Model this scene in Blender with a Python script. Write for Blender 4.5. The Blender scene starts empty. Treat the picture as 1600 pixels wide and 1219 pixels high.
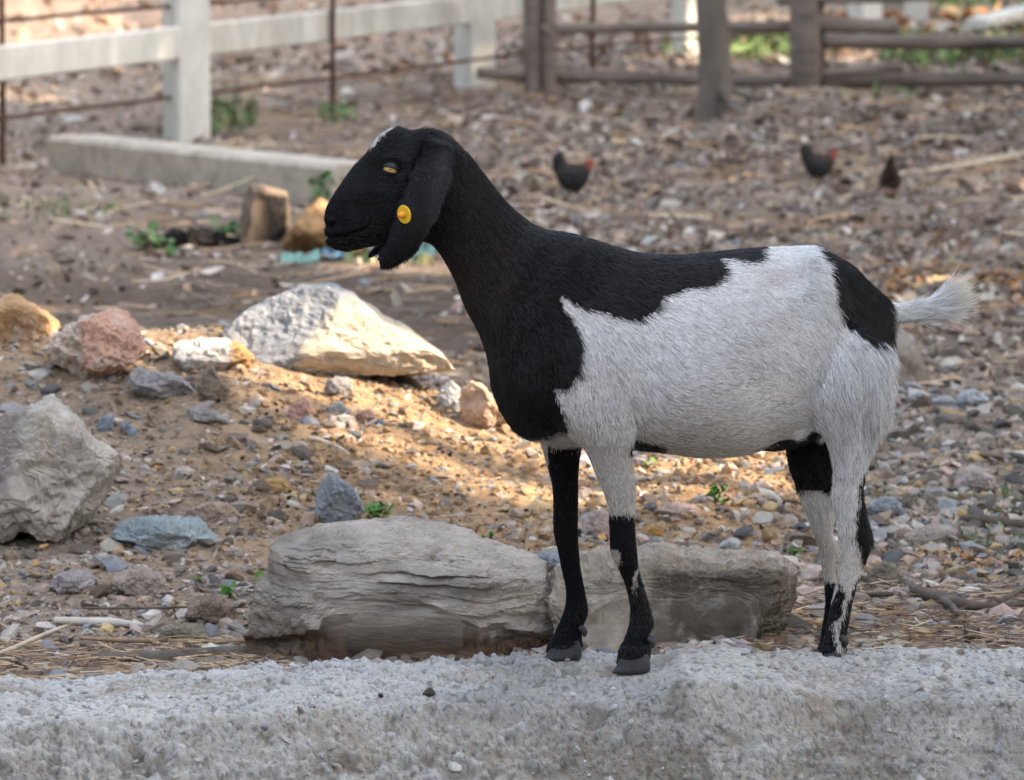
import bpy, math, random
import numpy as np
from mathutils import Vector, Matrix

S = bpy.context.scene
C = S.collection
random.seed(7)
RNG = np.random.default_rng(7)

# ------------------------------------------------------------------ camera
PITCH = math.radians(6.2); FPX = 7000.0; CAMY = -7.0; CAMZ = 1.2
cam_d = bpy.data.cameras.new('camera'); cam = bpy.data.objects.new('camera', cam_d)
C.objects.link(cam); S.camera = cam
cam.location = (0, CAMY, CAMZ); cam.rotation_euler = (math.pi/2 - PITCH, 0, 0)
cam_d.sensor_width = 36; cam_d.lens = FPX/1600*36
cam_d.clip_start = 0.1; cam_d.clip_end = 2000
cam_d.dof.use_dof = True; cam_d.dof.focus_distance = 7.0; cam_d.dof.aperture_fstop = 9.5

# ------------------------------------------------------------------ sky, sun, exposure
SUN = Vector((0.78, -0.22, 0.60)).normalized()          # direction towards the sun
w = bpy.data.worlds.new('World'); S.world = w; w.use_nodes = True
nt = w.node_tree; bg = nt.nodes['Background']
sky = nt.nodes.new('ShaderNodeTexSky'); sky.sky_type = 'NISHITA'; sky.sun_disc = False
sky.sun_elevation = math.asin(SUN.z); sky.sun_rotation = math.atan2(SUN.x, SUN.y)
sky.air_density = 1.0; sky.dust_density = 2.5; sky.ozone_density = 1.0
hs = nt.nodes.new('ShaderNodeHueSaturation'); hs.inputs['Saturation'].default_value = 0.5; nt.links.new(sky.outputs[0], hs.inputs['Color']); nt.links.new(hs.outputs[0], bg.inputs[0]); bg.inputs[1].default_value = 0.14
sd = bpy.data.lights.new('sun', 'SUN'); sun = bpy.data.objects.new('sun', sd); C.objects.link(sun)
sd.energy = 2.7; sd.angle = math.radians(0.6); sd.color = (1.0, 0.82, 0.60)
sun.rotation_euler = SUN.to_track_quat('Z', 'Y').to_euler()
S.view_settings.view_transform = 'Standard'; S.view_settings.look = 'None'
S.view_settings.gamma = 1.0; S.view_settings.exposure = 2.55
S.render.engine = 'CYCLES'
S.cycles.max_bounces = 5; S.cycles.diffuse_bounces = 3; S.cycles.glossy_bounces = 2
S.cycles.transmission_bounces = 2; S.cycles.transparent_max_bounces = 4
try: S.cycles_curves.shape = 'RIBBONS'
except Exception: pass

# ------------------------------------------------------------------ maths
CP, SP = math.cos(PITCH), math.sin(PITCH)
def P(x, y, Y):
    """photo pixel (1600x1219) at depth Y -> world point(s)"""
    dx = (np.asarray(x, float)-800)/FPX; dy = (609.5-np.asarray(y, float))/FPX
    diry = CP + dy*SP; dirz = -SP + dy*CP
    t = (Y-CAMY)/diry
    return np.stack([dx*t, np.broadcast_to(np.asarray(Y, float), np.shape(t)), CAMZ+dirz*t], -1)
def PX(p):
    """world -> photo pixel"""
    p = np.asarray(p, float); d = p - np.array([0, CAMY, CAMZ])
    f = d[..., 1]*CP - d[..., 2]*SP; u = d[..., 1]*SP + d[..., 2]*CP
    return 800+FPX*d[..., 0]/f, 609.5-FPX*u/f
def sstep(a, b, x):
    t = np.clip((x-a)/(b-a), 0, 1); return t*t*(3-2*t)
def hsh(ix, iy, iz, s=0):
    n = (ix.astype(np.int64)*374761393 + iy.astype(np.int64)*668265263 + iz.astype(np.int64)*2147483647 + s*974711) & 0xffffffff
    n = ((n ^ (n >> 13))*1274126177) & 0xffffffff
    n = ((n ^ (n >> 15))*2246822519) & 0xffffffff
    return ((n ^ (n >> 16)) & 0xffff)/65535.0
def vnoise(p, s=0):
    p = np.asarray(p, float); i = np.floor(p).astype(np.int64); f = p-i; f = f*f*f*(f*(f*6-15)+10)
    r = 0
    for a in (0, 1):
        for b in (0, 1):
            for c in (0, 1):
                wgt = (f[..., 0] if a else 1-f[..., 0])*(f[..., 1] if b else 1-f[..., 1])*(f[..., 2] if c else 1-f[..., 2])
                r = r + wgt*hsh(i[..., 0]+a, i[..., 1]+b, i[..., 2]+c, s)
    return r*2-1
def fbm(p, o=4, s=0, g=0.5):
    r = 0; a = 1; t = 0; p = np.asarray(p, float)
    for k in range(o):
        r = r+a*vnoise(p+17.3*k, s+k); t += a; a *= g; p = p*2.03
    return r/t
def worley(p, s=0):
    """F1 distance and cell id hash, jittered cells"""
    p = np.asarray(p, float); i = np.floor(p).astype(np.int64); best = np.full(p.shape[:-1], 9.0); f2 = best.copy(); cid = best*0
    for a in (-1, 0, 1):
        for b in (-1, 0, 1):
            for c in (-1, 0, 1):
                q = i+np.array([a, b, c])
                fp = np.stack([hsh(q[..., 0], q[..., 1], q[..., 2], s+k) for k in (1, 2, 3)], -1)+q
                d = np.linalg.norm(p-fp, axis=-1); m = d < best
                f2 = np.where(m, best, np.minimum(f2, d)); cid = np.where(m, hsh(q[..., 0], q[..., 1], q[..., 2], s+9), cid)
                best = np.minimum(best, d)
    return best, f2, cid
def X3(X, Y, k=1.0, z=0.0): return np.stack([X*k, Y*k, np.zeros_like(X)+z], -1)

# ------------------------------------------------------------------ the lie of the land
_wx = np.array([-400, 0, 64, 160, 220, 290, 400, 560, 600, 670, 810, 850, 950, 1037, 1060, 1130, 1230, 1280, 1400, 1500, 1600, 2000])
_wy = np.array([1070, 1058, 1062, 1060, 1050, 1052, 1046, 1037, 1040, 1037, 1030, 1029, 1027, 1023, 1014, 1013, 1019, 1021, 1016, 1013, 1016, 1014])
def back_Y(X):
    px = 800+X*FPX/7.15
    return 0.17 - 0.125*sstep(1000, 1060, px)
def back_z(X):
    px = 800+X*FPX/7.15; y = np.interp(px, _wx, _wy); Y = back_Y(X)
    dy = (609.5-y)/FPX; return CAMZ + (-SP+dy*CP)/(CP+dy*SP)*(Y-CAMY)
def terrain(X, Y):
    X = np.asarray(X, float); Y = np.asarray(Y, float)
    base = np.where(Y < 1.2, 0, 0) + (-0.045 + 0*X)
    near = (1-sstep(0.25, 1.3, Y))
    base = base + near*(np.minimum(back_z(np.clip(X, -1.4, 1.4))-0.022, -0.018)+0.045)*1.0
    A = 0.10 + 0.215*(1-sstep(-0.75, 0.35, X)) - 0.03*sstep(0.3, 1.2, X)
    yc = 2.7 + 0.7*sstep(0.1, 1.0, X)
    s = np.where(Y < yc, 1.0, 0.8)
    base = base + A*np.exp(-((Y-yc)/s)**2)
    base = base + 0.05*np.exp(-((X-0.42)/0.25)**2-((Y-2.0)/0.5)**2)
    base = base + 0.025*(np.clip(Y-6, 0, 34)**2/(np.clip(Y-6, 0, 34)+1.5))
    base = base + 0.16*np.exp(-((X-1.35)/0.45)**2-((Y-14.5)/0.9)**2) + 0.14*np.exp(-((X-2.6)/0.7)**2-((Y-13.5)/1.0)**2)
    q = X3(X, Y)
    amp = 0.010+0.022*sstep(0.6, 2.5, Y)
    n = fbm(q*2.2, 3, 3)*amp + fbm(q*9, 3, 11)*amp*0.6 + np.abs(fbm(q*28, 2, 13))*0.007*sstep(0.3, 1.0, Y)
    n = n + fbm(q*0.35, 2, 5)*0.03*sstep(4, 9, Y)
    return base+n
def G(x, y):
    """photo pixel -> point on the ground"""
    dx = (x-800)/FPX; dy = (609.5-y)/FPX; dir_ = np.array([dx, CP+dy*SP, -SP+dy*CP])
    t = np.concatenate([np.arange(7.15, 14, 0.02), np.arange(14, 80, 0.08)])
    p = np.array([0, CAMY, CAMZ])+t[:, None]*dir_
    below = p[:, 2] < terrain(p[:, 0], p[:, 1])
    k = int(np.argmax(below)) if below.any() else len(t)-1
    return p[k]

# ------------------------------------------------------------------ object helpers
def tag(o, label=None, cat=None, group=None, kind=None):
    if label: o['label'] = label
    if cat: o['category'] = cat
    if group: o['group'] = group
    if kind: o['kind'] = kind
    return o
def empty(name, loc, label, cat, group=None):
    o = bpy.data.objects.new(name, None); C.objects.link(o); o.location = loc
    o.empty_display_size = 0.05
    return tag(o, label, cat, group)
def mesh(name, V, F, mat=None, parent=None, smooth=False, cols=None, fcols=None, loc=None):
    V = np.asarray(V, float)
    if loc is not None: V = V-np.asarray(loc)
    me = bpy.data.meshes.new(name)
    if isinstance(F, np.ndarray):
        n, k = F.shape
        me.vertices.add(len(V)); me.vertices.foreach_set('co', V.ravel())
        me.loops.add(n*k); me.loops.foreach_set('vertex_index', F.astype(np.int32).ravel())
        me.polygons.add(n); me.polygons.foreach_set('loop_start', np.arange(0, n*k, k, dtype=np.int32))
        me.polygons.foreach_set('loop_total', np.full(n, k, dtype=np.int32)); me.update(calc_edges=True)
    else:
        me.from_pydata([tuple(v) for v in V], [], [tuple(int(i) for i in f) for f in F]); me.update()
    if cols is not None:
        a = me.color_attributes.new('col', 'FLOAT_COLOR', 'POINT')
        cc = np.ones((len(V), 4)); cc[:, :3] = cols; a.data.foreach_set('color', cc.ravel())
    me.polygons.foreach_set('use_smooth', np.full(len(me.polygons), bool(smooth)))
    if mat: me.materials.append(mat)
    o = bpy.data.objects.new(name, me); C.objects.link(o)
    if parent is not None:
        o.parent = parent
        if loc is None:                                  # vertices given in world space
            off = np.array(root_loc(parent)); me.transform(Matrix.Translation(-Vector(off)))
    elif loc is not None: o.location = loc
    return o
def root_loc(p):
    l = Vector((0, 0, 0))
    while p is not None: l = l+p.location; p = p.parent
    return l
def at(o, pt):
    """move a top-level mesh's origin to pt, vertices stay"""
    o.data.transform(Matrix.Translation(-Vector(pt))); o.location = pt; return o
def grid_faces(nu, nv, wrap=False):
    i = np.arange(nu-1)[:, None]; m = nv if wrap else nv-1; j = np.arange(m)[None, :]
    a = i*nv+j; b = i*nv+(j+1) % nv; c = (i+1)*nv+(j+1) % nv; d = (i+1)*nv+j
    return np.stack([a, b, c, d], -1).reshape(-1, 4)
def cr(K, n):
    """Catmull-Rom through rows of K, n steps per span"""
    K = np.asarray(K, float); out = []
    for i in range(len(K)-1):
        p0 = K[max(i-1, 0)]; p1 = K[i]; p2 = K[i+1]; p3 = K[min(i+2, len(K)-1)]
        for t in np.arange(n)/n:
            out.append(0.5*((2*p1)+(-p0+p2)*t+(2*p0-5*p1+4*p2-p3)*t*t+(-p0+3*p1-3*p2+p3)*t**3))
    out.append(K[-1]); return np.array(out)
def tube(pts, rad, n=10, sub=5, bump=0.0, seed=0):
    """closed tube along a polyline, radius per point -> V, F(list)"""
    K = cr(np.hstack([np.asarray(pts, float), np.asarray(rad, float)[:, None]]), sub)
    c = K[:, :3]; r = np.maximum(K[:, 3], 1e-4); m = len(c)
    t = np.gradient(c, axis=0); t /= np.linalg.norm(t, axis=1)[:, None]+1e-9
    up = np.array([0, 0, 1.0]) if abs(t[:, 2]).mean() < 0.8 else np.array([0, 1.0, 0])
    V = []
    for i in range(m):
        a = np.cross(t[i], up); a /= np.linalg.norm(a)+1e-9; b = np.cross(a, t[i])
        th = np.arange(n)/n*2*np.pi
        ring = np.cos(th)[:, None]*a+np.sin(th)[:, None]*b
        rr = r[i]*(1+(bump*fbm(ring*1.5+c[i]*(0.5/max(r.mean(), 1e-3))*0.3+seed, 2, seed) if bump else 0))
        V.append(c[i]+ring*np.reshape(rr, (-1, 1)) if bump else c[i]+ring*r[i])
    V = np.concatenate(V); F = [tuple(f) for f in grid_faces(m, n, True)]
    F.append(tuple(range(n))[::-1]); F.append(tuple(range((m-1)*n, m*n)))
    return V, F
def box(p0, p1, wid, hgt, bev=0.0):
    """beam from p0 to p1 (bottom centre line), width across, height up"""
    p0 = np.asarray(p0, float); p1 = np.asarray(p1, float); d = p1-p0; d /= np.linalg.norm(d)
    up = np.array([0, 0, 1.0]) if abs(d[2]) < 0.9 else np.array([0, 1.0, 0])
    s = np.cross(d, up); s /= np.linalg.norm(s); u = np.cross(s, d)
    b = bev; prof = [(-wid/2+b, 0), (wid/2-b, 0), (wid/2, b), (wid/2, hgt-b), (wid/2-b, hgt), (-wid/2+b, hgt), (-wid/2, hgt-b), (-wid/2, b)] if b else [(-wid/2, 0), (wid/2, 0), (wid/2, hgt), (-wid/2, hgt)]
    n = len(prof); V = [p0+s*x+u*y for x, y in prof]+[p1+s*x+u*y for x, y in prof]
    F = [(i, (i+1) % n, n+(i+1) % n, n+i) for i in range(n)]+[tuple(range(n))[::-1], tuple(range(n, 2*n))]
    return np.array(V), F
def join(parts):
    V = []; F = []; o = 0
    for v, f in parts:
        V.append(v); F += [tuple(int(i)+o for i in q) for q in f]; o += len(v)
    return np.concatenate(V), F
def ico(sub):
    import bmesh
    b = bmesh.new(); bmesh.ops.create_icosphere(b, subdivisions=sub, radius=1)
    V = np.array([v.co[:] for v in b.verts]); F = np.array([[v.index for v in f.verts] for f in b.faces]); b.free(); return V, F
ICO = {k: ico(k) for k in (1, 2, 3, 4, 5, 6, 7)}
def inpoly(x, y, poly):
    poly = np.asarray(poly, float); r = np.zeros(np.shape(x), bool); n = len(poly); j = n-1
    for i in range(n):
        xi, yi = poly[i]; xj, yj = poly[j]
        c = ((yi > y) != (yj > y)) & (x < (xj-xi)*(y-yi)/(yj-yi+1e-12)+xi); r ^= c; j = i
    return r

# ------------------------------------------------------------------ materials
def material(name, base=(0.3, 0.3, 0.3), rough=0.85, spec=0.3, use_col=False, var=0.3, scale=20.0, bump=0.3, bscale=60.0, dark=None, dark_amt=0.5, stretch=(1, 1, 1), bdist=0.004, light=None, light_amt=0.0, lscale=8.0, rot=(0, 0, 0)):
    m = bpy.data.materials.new(name); m.use_nodes = True; t = m.node_tree; N = t.nodes; L = t.links
    b = N['Principled BSDF']; b.inputs['Roughness'].default_value = rough; b.inputs['Specular IOR Level'].default_value = spec
    tc = N.new('ShaderNodeTexCoord'); mp = N.new('ShaderNodeMapping'); mp.inputs['Scale'].default_value = stretch
    mp.inputs['Rotation'].default_value = rot
    L.new(tc.outputs['Object'], mp.inputs[0])
    if use_col:
        a = N.new('ShaderNodeAttribute'); a.attribute_name = 'col'; col = a.outputs['Color']
    else:
        r = N.new('ShaderNodeRGB'); r.outputs[0].default_value = (*base, 1); col = r.outputs[0]
    n1 = N.new('ShaderNodeTexNoise'); n1.inputs['Scale'].default_value = scale; n1.inputs['Detail'].default_value = 8; n1.inputs['Roughness'].default_value = 0.65
    L.new(mp.outputs[0], n1.inputs[0])
    mr = N.new('ShaderNodeMapRange'); mr.inputs[1].default_value = 0.3; mr.inputs[2].default_value = 0.7; mr.inputs[3].default_value = 1-var; mr.inputs[4].default_value = 1+var
    L.new(n1.outputs[0], mr.inputs[0])
    mx = N.new('ShaderNodeVectorMath'); mx.operation = 'SCALE'; L.new(col, mx.inputs[0]); L.new(mr.outputs[0], mx.inputs['Scale']); col = mx.outputs[0]
    def overlay(col, colr, amt, sc, lo, hi):
        n = N.new('ShaderNodeTexNoise'); n.inputs['Scale'].default_value = sc; n.inputs['Detail'].default_value = 10; n.inputs['Roughness'].default_value = 0.7
        L.new(mp.outputs[0], n.inputs[0]); q = N.new('ShaderNodeMapRange'); q.inputs[1].default_value = lo; q.inputs[2].default_value = hi; q.inputs[3].default_value = 0; q.inputs[4].default_value = amt
        L.new(n.outputs[0], q.inputs[0]); mm = N.new('ShaderNodeMix'); mm.data_type = 'RGBA'; L.new(q.outputs[0], mm.inputs[0]); L.new(col, mm.inputs[6]); mm.inputs[7].default_value = (*colr, 1)
        return mm.outputs[2]
    if dark: col = overlay(col, dark, dark_amt, scale*0.45, 0.5, 0.68)
    if light: col = overlay(col, light, light_amt, lscale, 0.52, 0.64)
    L.new(col, b.inputs['Base Color'])
    if bump:
        n2 = N.new('ShaderNodeTexNoise'); n2.inputs['Scale'].default_value = bscale; n2.inputs['Detail'].default_value = 10; n2.inputs['Roughness'].default_value = 0.7
        L.new(mp.outputs[0], n2.inputs[0]); bp = N.new('ShaderNodeBump'); bp.inputs['Strength'].default_value = bump; bp.inputs['Distance'].default_value = bdist
        L.new(n2.outputs[0], bp.inputs['Height']); L.new(bp.outputs[0], b.inputs['Normal'])
    return m
M_soil = material('soil', use_col=True, var=0.35, scale=45, bump=0.9, bscale=90, bdist=0.01, rough=0.95, spec=0.1, dark=(0.035, 0.027, 0.022), dark_amt=0.55)
M_gravel = material('gravel', use_col=True, var=0.22, scale=60, bump=0.5, bscale=150, rough=0.85, spec=0.25)
M_litter = material('leaf_litter', use_col=True, var=0.2, scale=30, bump=0.0, rough=0.8, spec=0.2)
M_conc = material('rough_concrete', use_col=True, var=0.22, scale=120, bump=0.9, bscale=260, bdist=0.004, rough=0.92, spec=0.15)
M_post = material('painted_concrete', base=(0.62, 0.60, 0.54), var=0.22, scale=8, bump=0.2, rough=0.7, dark=(0.30, 0.26, 0.20), dark_amt=0.55, stretch=(1, 1, 0.35))
M_kerb = material('old_concrete', base=(0.43, 0.38, 0.31), var=0.25, scale=9, bump=0.5, rough=0.9, dark=(0.14, 0.12, 0.10), dark_amt=0.6)
M_wood = material('weathered_wood', base=(0.22, 0.18, 0.15), var=0.45, scale=10, bump=0.8, bscale=25, bdist=0.02, rough=0.9, spec=0.15, stretch=(0.2, 1, 1), dark=(0.035, 0.028, 0.024), dark_amt=0.7)
M_bark = material('bark', base=(0.19, 0.165, 0.14), var=0.4, scale=12, bump=0.9, bscale=30, bdist=0.02, rough=0.95, spec=0.1, stretch=(1, 1, 0.25), dark=(0.05, 0.04, 0.035), dark_amt=0.7)
M_rust = material('rusty_metal', base=(0.085, 0.04, 0.025), var=0.4, scale=40, bump=0.2, rough=0.8)
M_leaf = material('green_leaf', base=(0.06, 0.17, 0.035), var=0.35, scale=25, bump=0.0, rough=0.5, spec=0.3)
M_canopy = material('canopy_leaf', base=(0.05, 0.085, 0.03), var=0.35, scale=3, bump=0.0, rough=0.55)
M_twig = material('dry_twig', base=(0.12, 0.095, 0.075), var=0.4, scale=40, bump=0.5, rough=0.9, dark=(0.03, 0.024, 0.02), dark_amt=0.6)
M_straw = material('dry_straw', base=(0.48, 0.40, 0.30), var=0.3, scale=40, bump=0.3, rough=0.85)

# ------------------------------------------------------------------ ground sheet
def pal(c, n, j=0.12):
    c = np.array(c, float); v = c[RNG.integers(0, len(c), n)]
    return np.clip(v*(1+RNG.normal(0, j, (n, 1)))*(1+RNG.normal(0, 0.02, (n, 3))), 0.004, 0.9)
def soil_col(X, Y):
    q = X3(X, Y)
    n = (fbm(q*1.1, 4, 31)+1)/2; n2 = (fbm(q*4.0, 4, 37)+1)/2
    grey = np.array([0.25, 0.205, 0.16]); ochre = np.array([0.345, 0.23, 0.135]); pink = np.array([0.25, 0.195, 0.15]); darks = np.array([0.11, 0.08, 0.058])
    c = grey+(pink-grey)*sstep(0.4, 0.6, n)[..., None]
    oc = np.exp(-((X+0.15)/0.5)**2-((Y-1.9)/0.9)**2)+np.exp(-((X-0.42)/0.3)**2-((Y-2.0)/0.6)**2)+0.7*np.exp(-((X+1.0)/0.4)**2-((Y-2.6)/0.4)**2)
    oc = np.clip(oc*1.3*(0.6+0.8*n2), 0, 1)
    c = c+(ochre-c)*oc[..., None]
    # bare dark earth behind the mound
    db = np.exp(-((Y-6.5)/2.2)**2)*(1-sstep(0.2, 1.4, X))
    c = c+(darks-c)*(np.clip(db*(0.5+0.6*n), 0, 0.85))[..., None]
    far = sstep(7, 12, Y)
    pk = np.array([0.27, 0.20, 0.15])
    c = c+(pk-c)*(0.5*far*(1-sstep(0.35, 0.7, n2)))[..., None]
    far2 = sstep(18, 24, Y)*(1-sstep(-0.5, 1.5, X))
    c = c+(np.array([0.29, 0.205, 0.155])-c)*(0.6*far2)[..., None]
    return c*(0.75+0.5*n2)[..., None]
d = [0.5]
rows = list(np.concatenate([[-60, -30, -15, -8, -4, -2, -1, -0.5, -0.2, 0.0]]))
y = 0.02
while y < 60: rows.append(y); y += 0.0135*(y+7)/7*(1.0 if y < 5 else 1.8)
while y < 900: rows.append(y); y *= 1.25
rows = np.array(rows)
core = np.linspace(-1.5, 1.5, 330); out = 1.5*1.45**np.arange(1, 14)
u = np.concatenate([-out[::-1], core, out])
Yg = np.repeat(rows[:, None], len(u), 1); Xg = u[None, :]*np.maximum((Yg+7)*0.1143, 0.8)
Zg = terrain(Xg, Yg); Zg = np.where(Yg < -0.05, -0.35, Zg)
V = np.stack([Xg, Yg, Zg], -1).reshape(-1, 3)
o = mesh('ground', V, grid_faces(len(rows), len(u))[:, ::-1].copy(), M_soil, smooth=True, cols=soil_col(V[:, 0], V[:, 1])); tag(o, kind='structure')

# ------------------------------------------------------------------ loose stuff on the ground
def scatter(name, pts, size, cols, mat, sub=1, flat=(0.35, 0.75), sink=0.25, jag=0.28, kind='stuff', parent=None, label=None):
    n = len(pts); bV, bF = ICO[sub]; k = len(bV)
    V = np.repeat(bV[None], n, 0)
    # angular shards: three random plane cuts each
    for c in range(5):
        nn = RNG.normal(size=(n, 1, 3)); nn /= np.linalg.norm(nn, axis=-1, keepdims=True); dd = RNG.uniform(0.35, 0.85, (n, 1))
        ex = (V*nn).sum(-1)-dd; V = V-np.maximum(ex, 0)[..., None]*nn
    V = V*(1+jag*RNG.normal(0, 0.35, (n, k, 1)))
    sc = np.stack([np.ones(n), RNG.uniform(0.55, 0.95, n), RNG.uniform(flat[0], flat[1], n)], -1)*np.asarray(size)[:, None]
    V = V*sc[:, None, :]
    a = RNG.uniform(0, 2*np.pi, n); tx = RNG.normal(0, 0.28, n); ty = RNG.normal(0, 0.28, n)
    x, yv, z = V[..., 0], V[..., 1], V[..., 2]
    z2 = z+x*tx[:, None]+yv*ty[:, None]
    ca, sa = np.cos(a)[:, None], np.sin(a)[:, None]
    V = np.stack([x*ca-yv*sa, x*sa+yv*ca, z2], -1)+pts[:, None, :]
    V[..., 2] += (sc[:, 2]*(0.5-sink))[:, None]
    F = (bF[None]+(np.arange(n)*k)[:, None, None]).reshape(-1, 3)
    o = mesh(name, V.reshape(-1, 3), F, mat, parent=parent, cols=np.repeat(cols, k, 0))
    return tag(o, kind=kind, label=label)
STONES = [(0.30, 0.27, 0.24), (0.25, 0.25, 0.25), (0.36, 0.32, 0.275), (0.40, 0.31, 0.25), (0.20, 0.175, 0.145), (0.30, 0.22, 0.155), (0.47, 0.43, 0.38), (0.19, 0.20, 0.215), (0.36, 0.26, 0.14), (0.33, 0.265, 0.23), (0.10, 0.085, 0.07), (0.24, 0.20, 0.165), (0.28, 0.245, 0.21)]
def area_pts(n, xr, yr, dens=None, px=True):
    """random ground points, X given as a fraction of the frame's half width at that depth"""
    out = []
    m = 0
    while m < n:
        t = RNG.uniform(0, 1, n*2); Y = yr[0]+(yr[1]-yr[0])*t; X = RNG.uniform(xr[0], xr[1], n*2)*(Y+7)*0.1143
        keep = np.ones(n*2, bool) if dens is None else RNG.uniform(0, 1, n*2) < dens(X, Y)
        keep &= ~((Y < back_Y(X)+0.03))
        q = np.stack([X, Y], -1)[keep]; out.append(q); m += len(q)
    q = np.concatenate(out)[:n]; return np.column_stack([q, terrain(q[:, 0], q[:, 1])])
def d_gravel(X, Y):
    soft = np.exp(-((X+0.1)/0.42)**2-((Y-1.7)/0.8)**2)+0.8*np.exp(-((X-0.42)/0.2)**2-((Y-2.0)/0.3)**2)
    soft = soft+0.8*(X > 0.6)*(Y < 0.95)
    return np.clip(0.95-0.55*soft, 0.08, 1)*(0.45+0.55*(Y < 3.8))*(0.5+0.9*(fbm(X3(X, Y, 2.5), 2, 77)+0.5))
p = area_pts(17000, (-1.25, 1.25), (0.15, 4.6), d_gravel)
sz = np.exp(RNG.normal(math.log(0.0082), 0.62, len(p)))*(1+0.5*(p[:, 0] > 0.1)); scatter('gravel', p, np.clip(sz, 0.003, 0.034), pal(STONES, len(p)), M_gravel, 1, flat=(0.25, 0.7), sink=0.42)
p = area_pts(22000, (-1.25, 1.25), (0.12, 4.2), lambda X, Y: 0.5+0.5*d_gravel(X, Y))
sz = np.exp(RNG.normal(math.log(0.0042), 0.4, len(p))); scatter('fine_gravel', p, sz, pal(STONES+[(0.33, 0.22, 0.12)]*4, len(p)), M_gravel, 1)
p = area_pts(4500, (-1.3, 1.3), (3.2, 15), lambda X, Y: np.where(X < 0.2, 0.13, 0.8)*(1-0.7*(X < 0.9)*np.exp(-((Y-6.2)/2.0)**2))*(0.3+(fbm(X3(X, Y, 1.3), 2, 9) > -0.1)*0.7))
sz = np.exp(RNG.normal(math.log(0.016), 0.4, len(p))); scatter('rubble', p, sz, pal(STONES+[(0.16, 0.13, 0.11)]*6, len(p)), M_gravel, 1)
p = area_pts(7000, (-1.1, 0.9), (0.7, 3.4), lambda X, Y: np.clip(np.exp(-((X+0.15)/0.5)**2-((Y-1.9)/0.9)**2)+np.exp(-((X-0.42)/0.3)**2-((Y-2.0)/0.5)**2)+0.25, 0, 1))
sz = np.exp(RNG.normal(math.log(0.007), 0.55, len(p))); scatter('soil_clods', p, np.clip(sz, 0.003, 0.025), np.clip(soil_col(p[:, 0], p[:, 1])*RNG.uniform(0.8, 1.25, (len(p), 1)), 0, 0.8), M_soil, 1, flat=(0.5, 0.9), sink=0.5)
# goat droppings: small dark pellets
p = area_pts(900, (-0.5, 1.0), (0.3, 3.4), None)
o = scatter('dung_pellets', p, RNG.uniform(0.004, 0.0065, len(p)), pal([(0.02, 0.014, 0.012)], len(p)), M_gravel, 1, flat=(0.7, 0.9), sink=0.1, jag=0.1)
def leaves(name, pts, size, cols, mat=M_litter, tilt=0.5, asp=(0.35, 0.6), lift=0.0, curl=0.25, parent=None, label=None, kind='stuff'):
    n = len(pts); asp_ = RNG.uniform(asp[0], asp[1], n)
    # leaf outline: 2 quads folded on a midrib
    base = np.array([[-1, 0, 0], [-0.35, 1, curl], [0.5, 0.8, curl], [1, 0, 0], [0.5, -0.8, curl], [-0.35, -1, curl], [0.0, 0, -0.02]])
    V = np.repeat(base[None], n, 0)*np.stack([np.ones(n), asp_, RNG.uniform(0.1, 0.6, n)], -1)[:, None, :]
    V[:, :, 2] += (V[:, :, 0]**2)*RNG.uniform(-0.3, 0.4, (n, 1))
    V *= np.asarray(size)[:, None, None]
    ax = RNG.normal(0, tilt, n); ay = RNG.normal(0, tilt, n); az = RNG.uniform(0, 6.283, n)
    def rot(V, a, i, j):
        c, s = np.cos(a)[:, None], np.sin(a)[:, None]; W = V.copy(); W[..., i] = V[..., i]*c-V[..., j]*s; W[..., j] = V[..., i]*s+V[..., j]*c; return W
    V = rot(rot(rot(V, ax, 1, 2), ay, 0, 2), az, 0, 1)+pts[:, None, :]
    V[..., 2] += (np.asarray(size)*lift)[:, None]
    f = np.array([[0, 6, 1], [1, 6, 2], [2, 6, 3], [3, 6, 4], [4, 6, 5], [5, 6, 0]])
    F = (f[None]+(np.arange(n)*7)[:, None, None]).reshape(-1, 3)
    o = mesh(name, V.reshape(-1, 3), F, mat, parent=parent, cols=np.repeat(cols, 7, 0))
    return tag(o, kind=kind, label=label)
LIT = [(0.33, 0.275, 0.22), (0.27, 0.21, 0.16), (0.41, 0.36, 0.30), (0.30, 0.21, 0.15), (0.20, 0.155, 0.13), (0.36, 0.26, 0.19), (0.48, 0.44, 0.40), (0.24, 0.195, 0.165)]
def d_lit(X, Y): return np.clip(np.where(X > -0.15*(Y/6), 1.0, 0.16)*(1-0.8*(X < 0.9)*np.exp(-((Y-6.2)/2.0)**2))*(0.45+(fbm(X3(X, Y, 0.9), 3, 21)+0.35)*1.1), 0.03, 1)
p = area_pts(44000, (-1.3, 1.3), (4.2, 22), d_lit)
leaves('leaf_litter', p, RNG.uniform(0.009, 0.026, len(p))*(0.7+p[:, 1]*0.035)*(1+(RNG.uniform(0, 1, len(p)) < 0.08)*0.9), pal(LIT, len(p), 0.2), lift=0.3)
p = area_pts(2600, (-1.3, 1.3), (18, 36), None)
leaves('fallen_leaves', p, RNG.uniform(0.03, 0.075, len(p)), pal(LIT[:5]+[(0.33, 0.2, 0.13)], len(p), 0.2), lift=0.3)
p = area_pts(900, (-1.2, 1.2), (0.2, 2.5), None)
leaves('dry_bits', p, RNG.uniform(0.005, 0.016, len(p)), pal(LIT+[(0.40, 0.24, 0.10)]*2, len(p), 0.2), lift=0.5)
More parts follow.
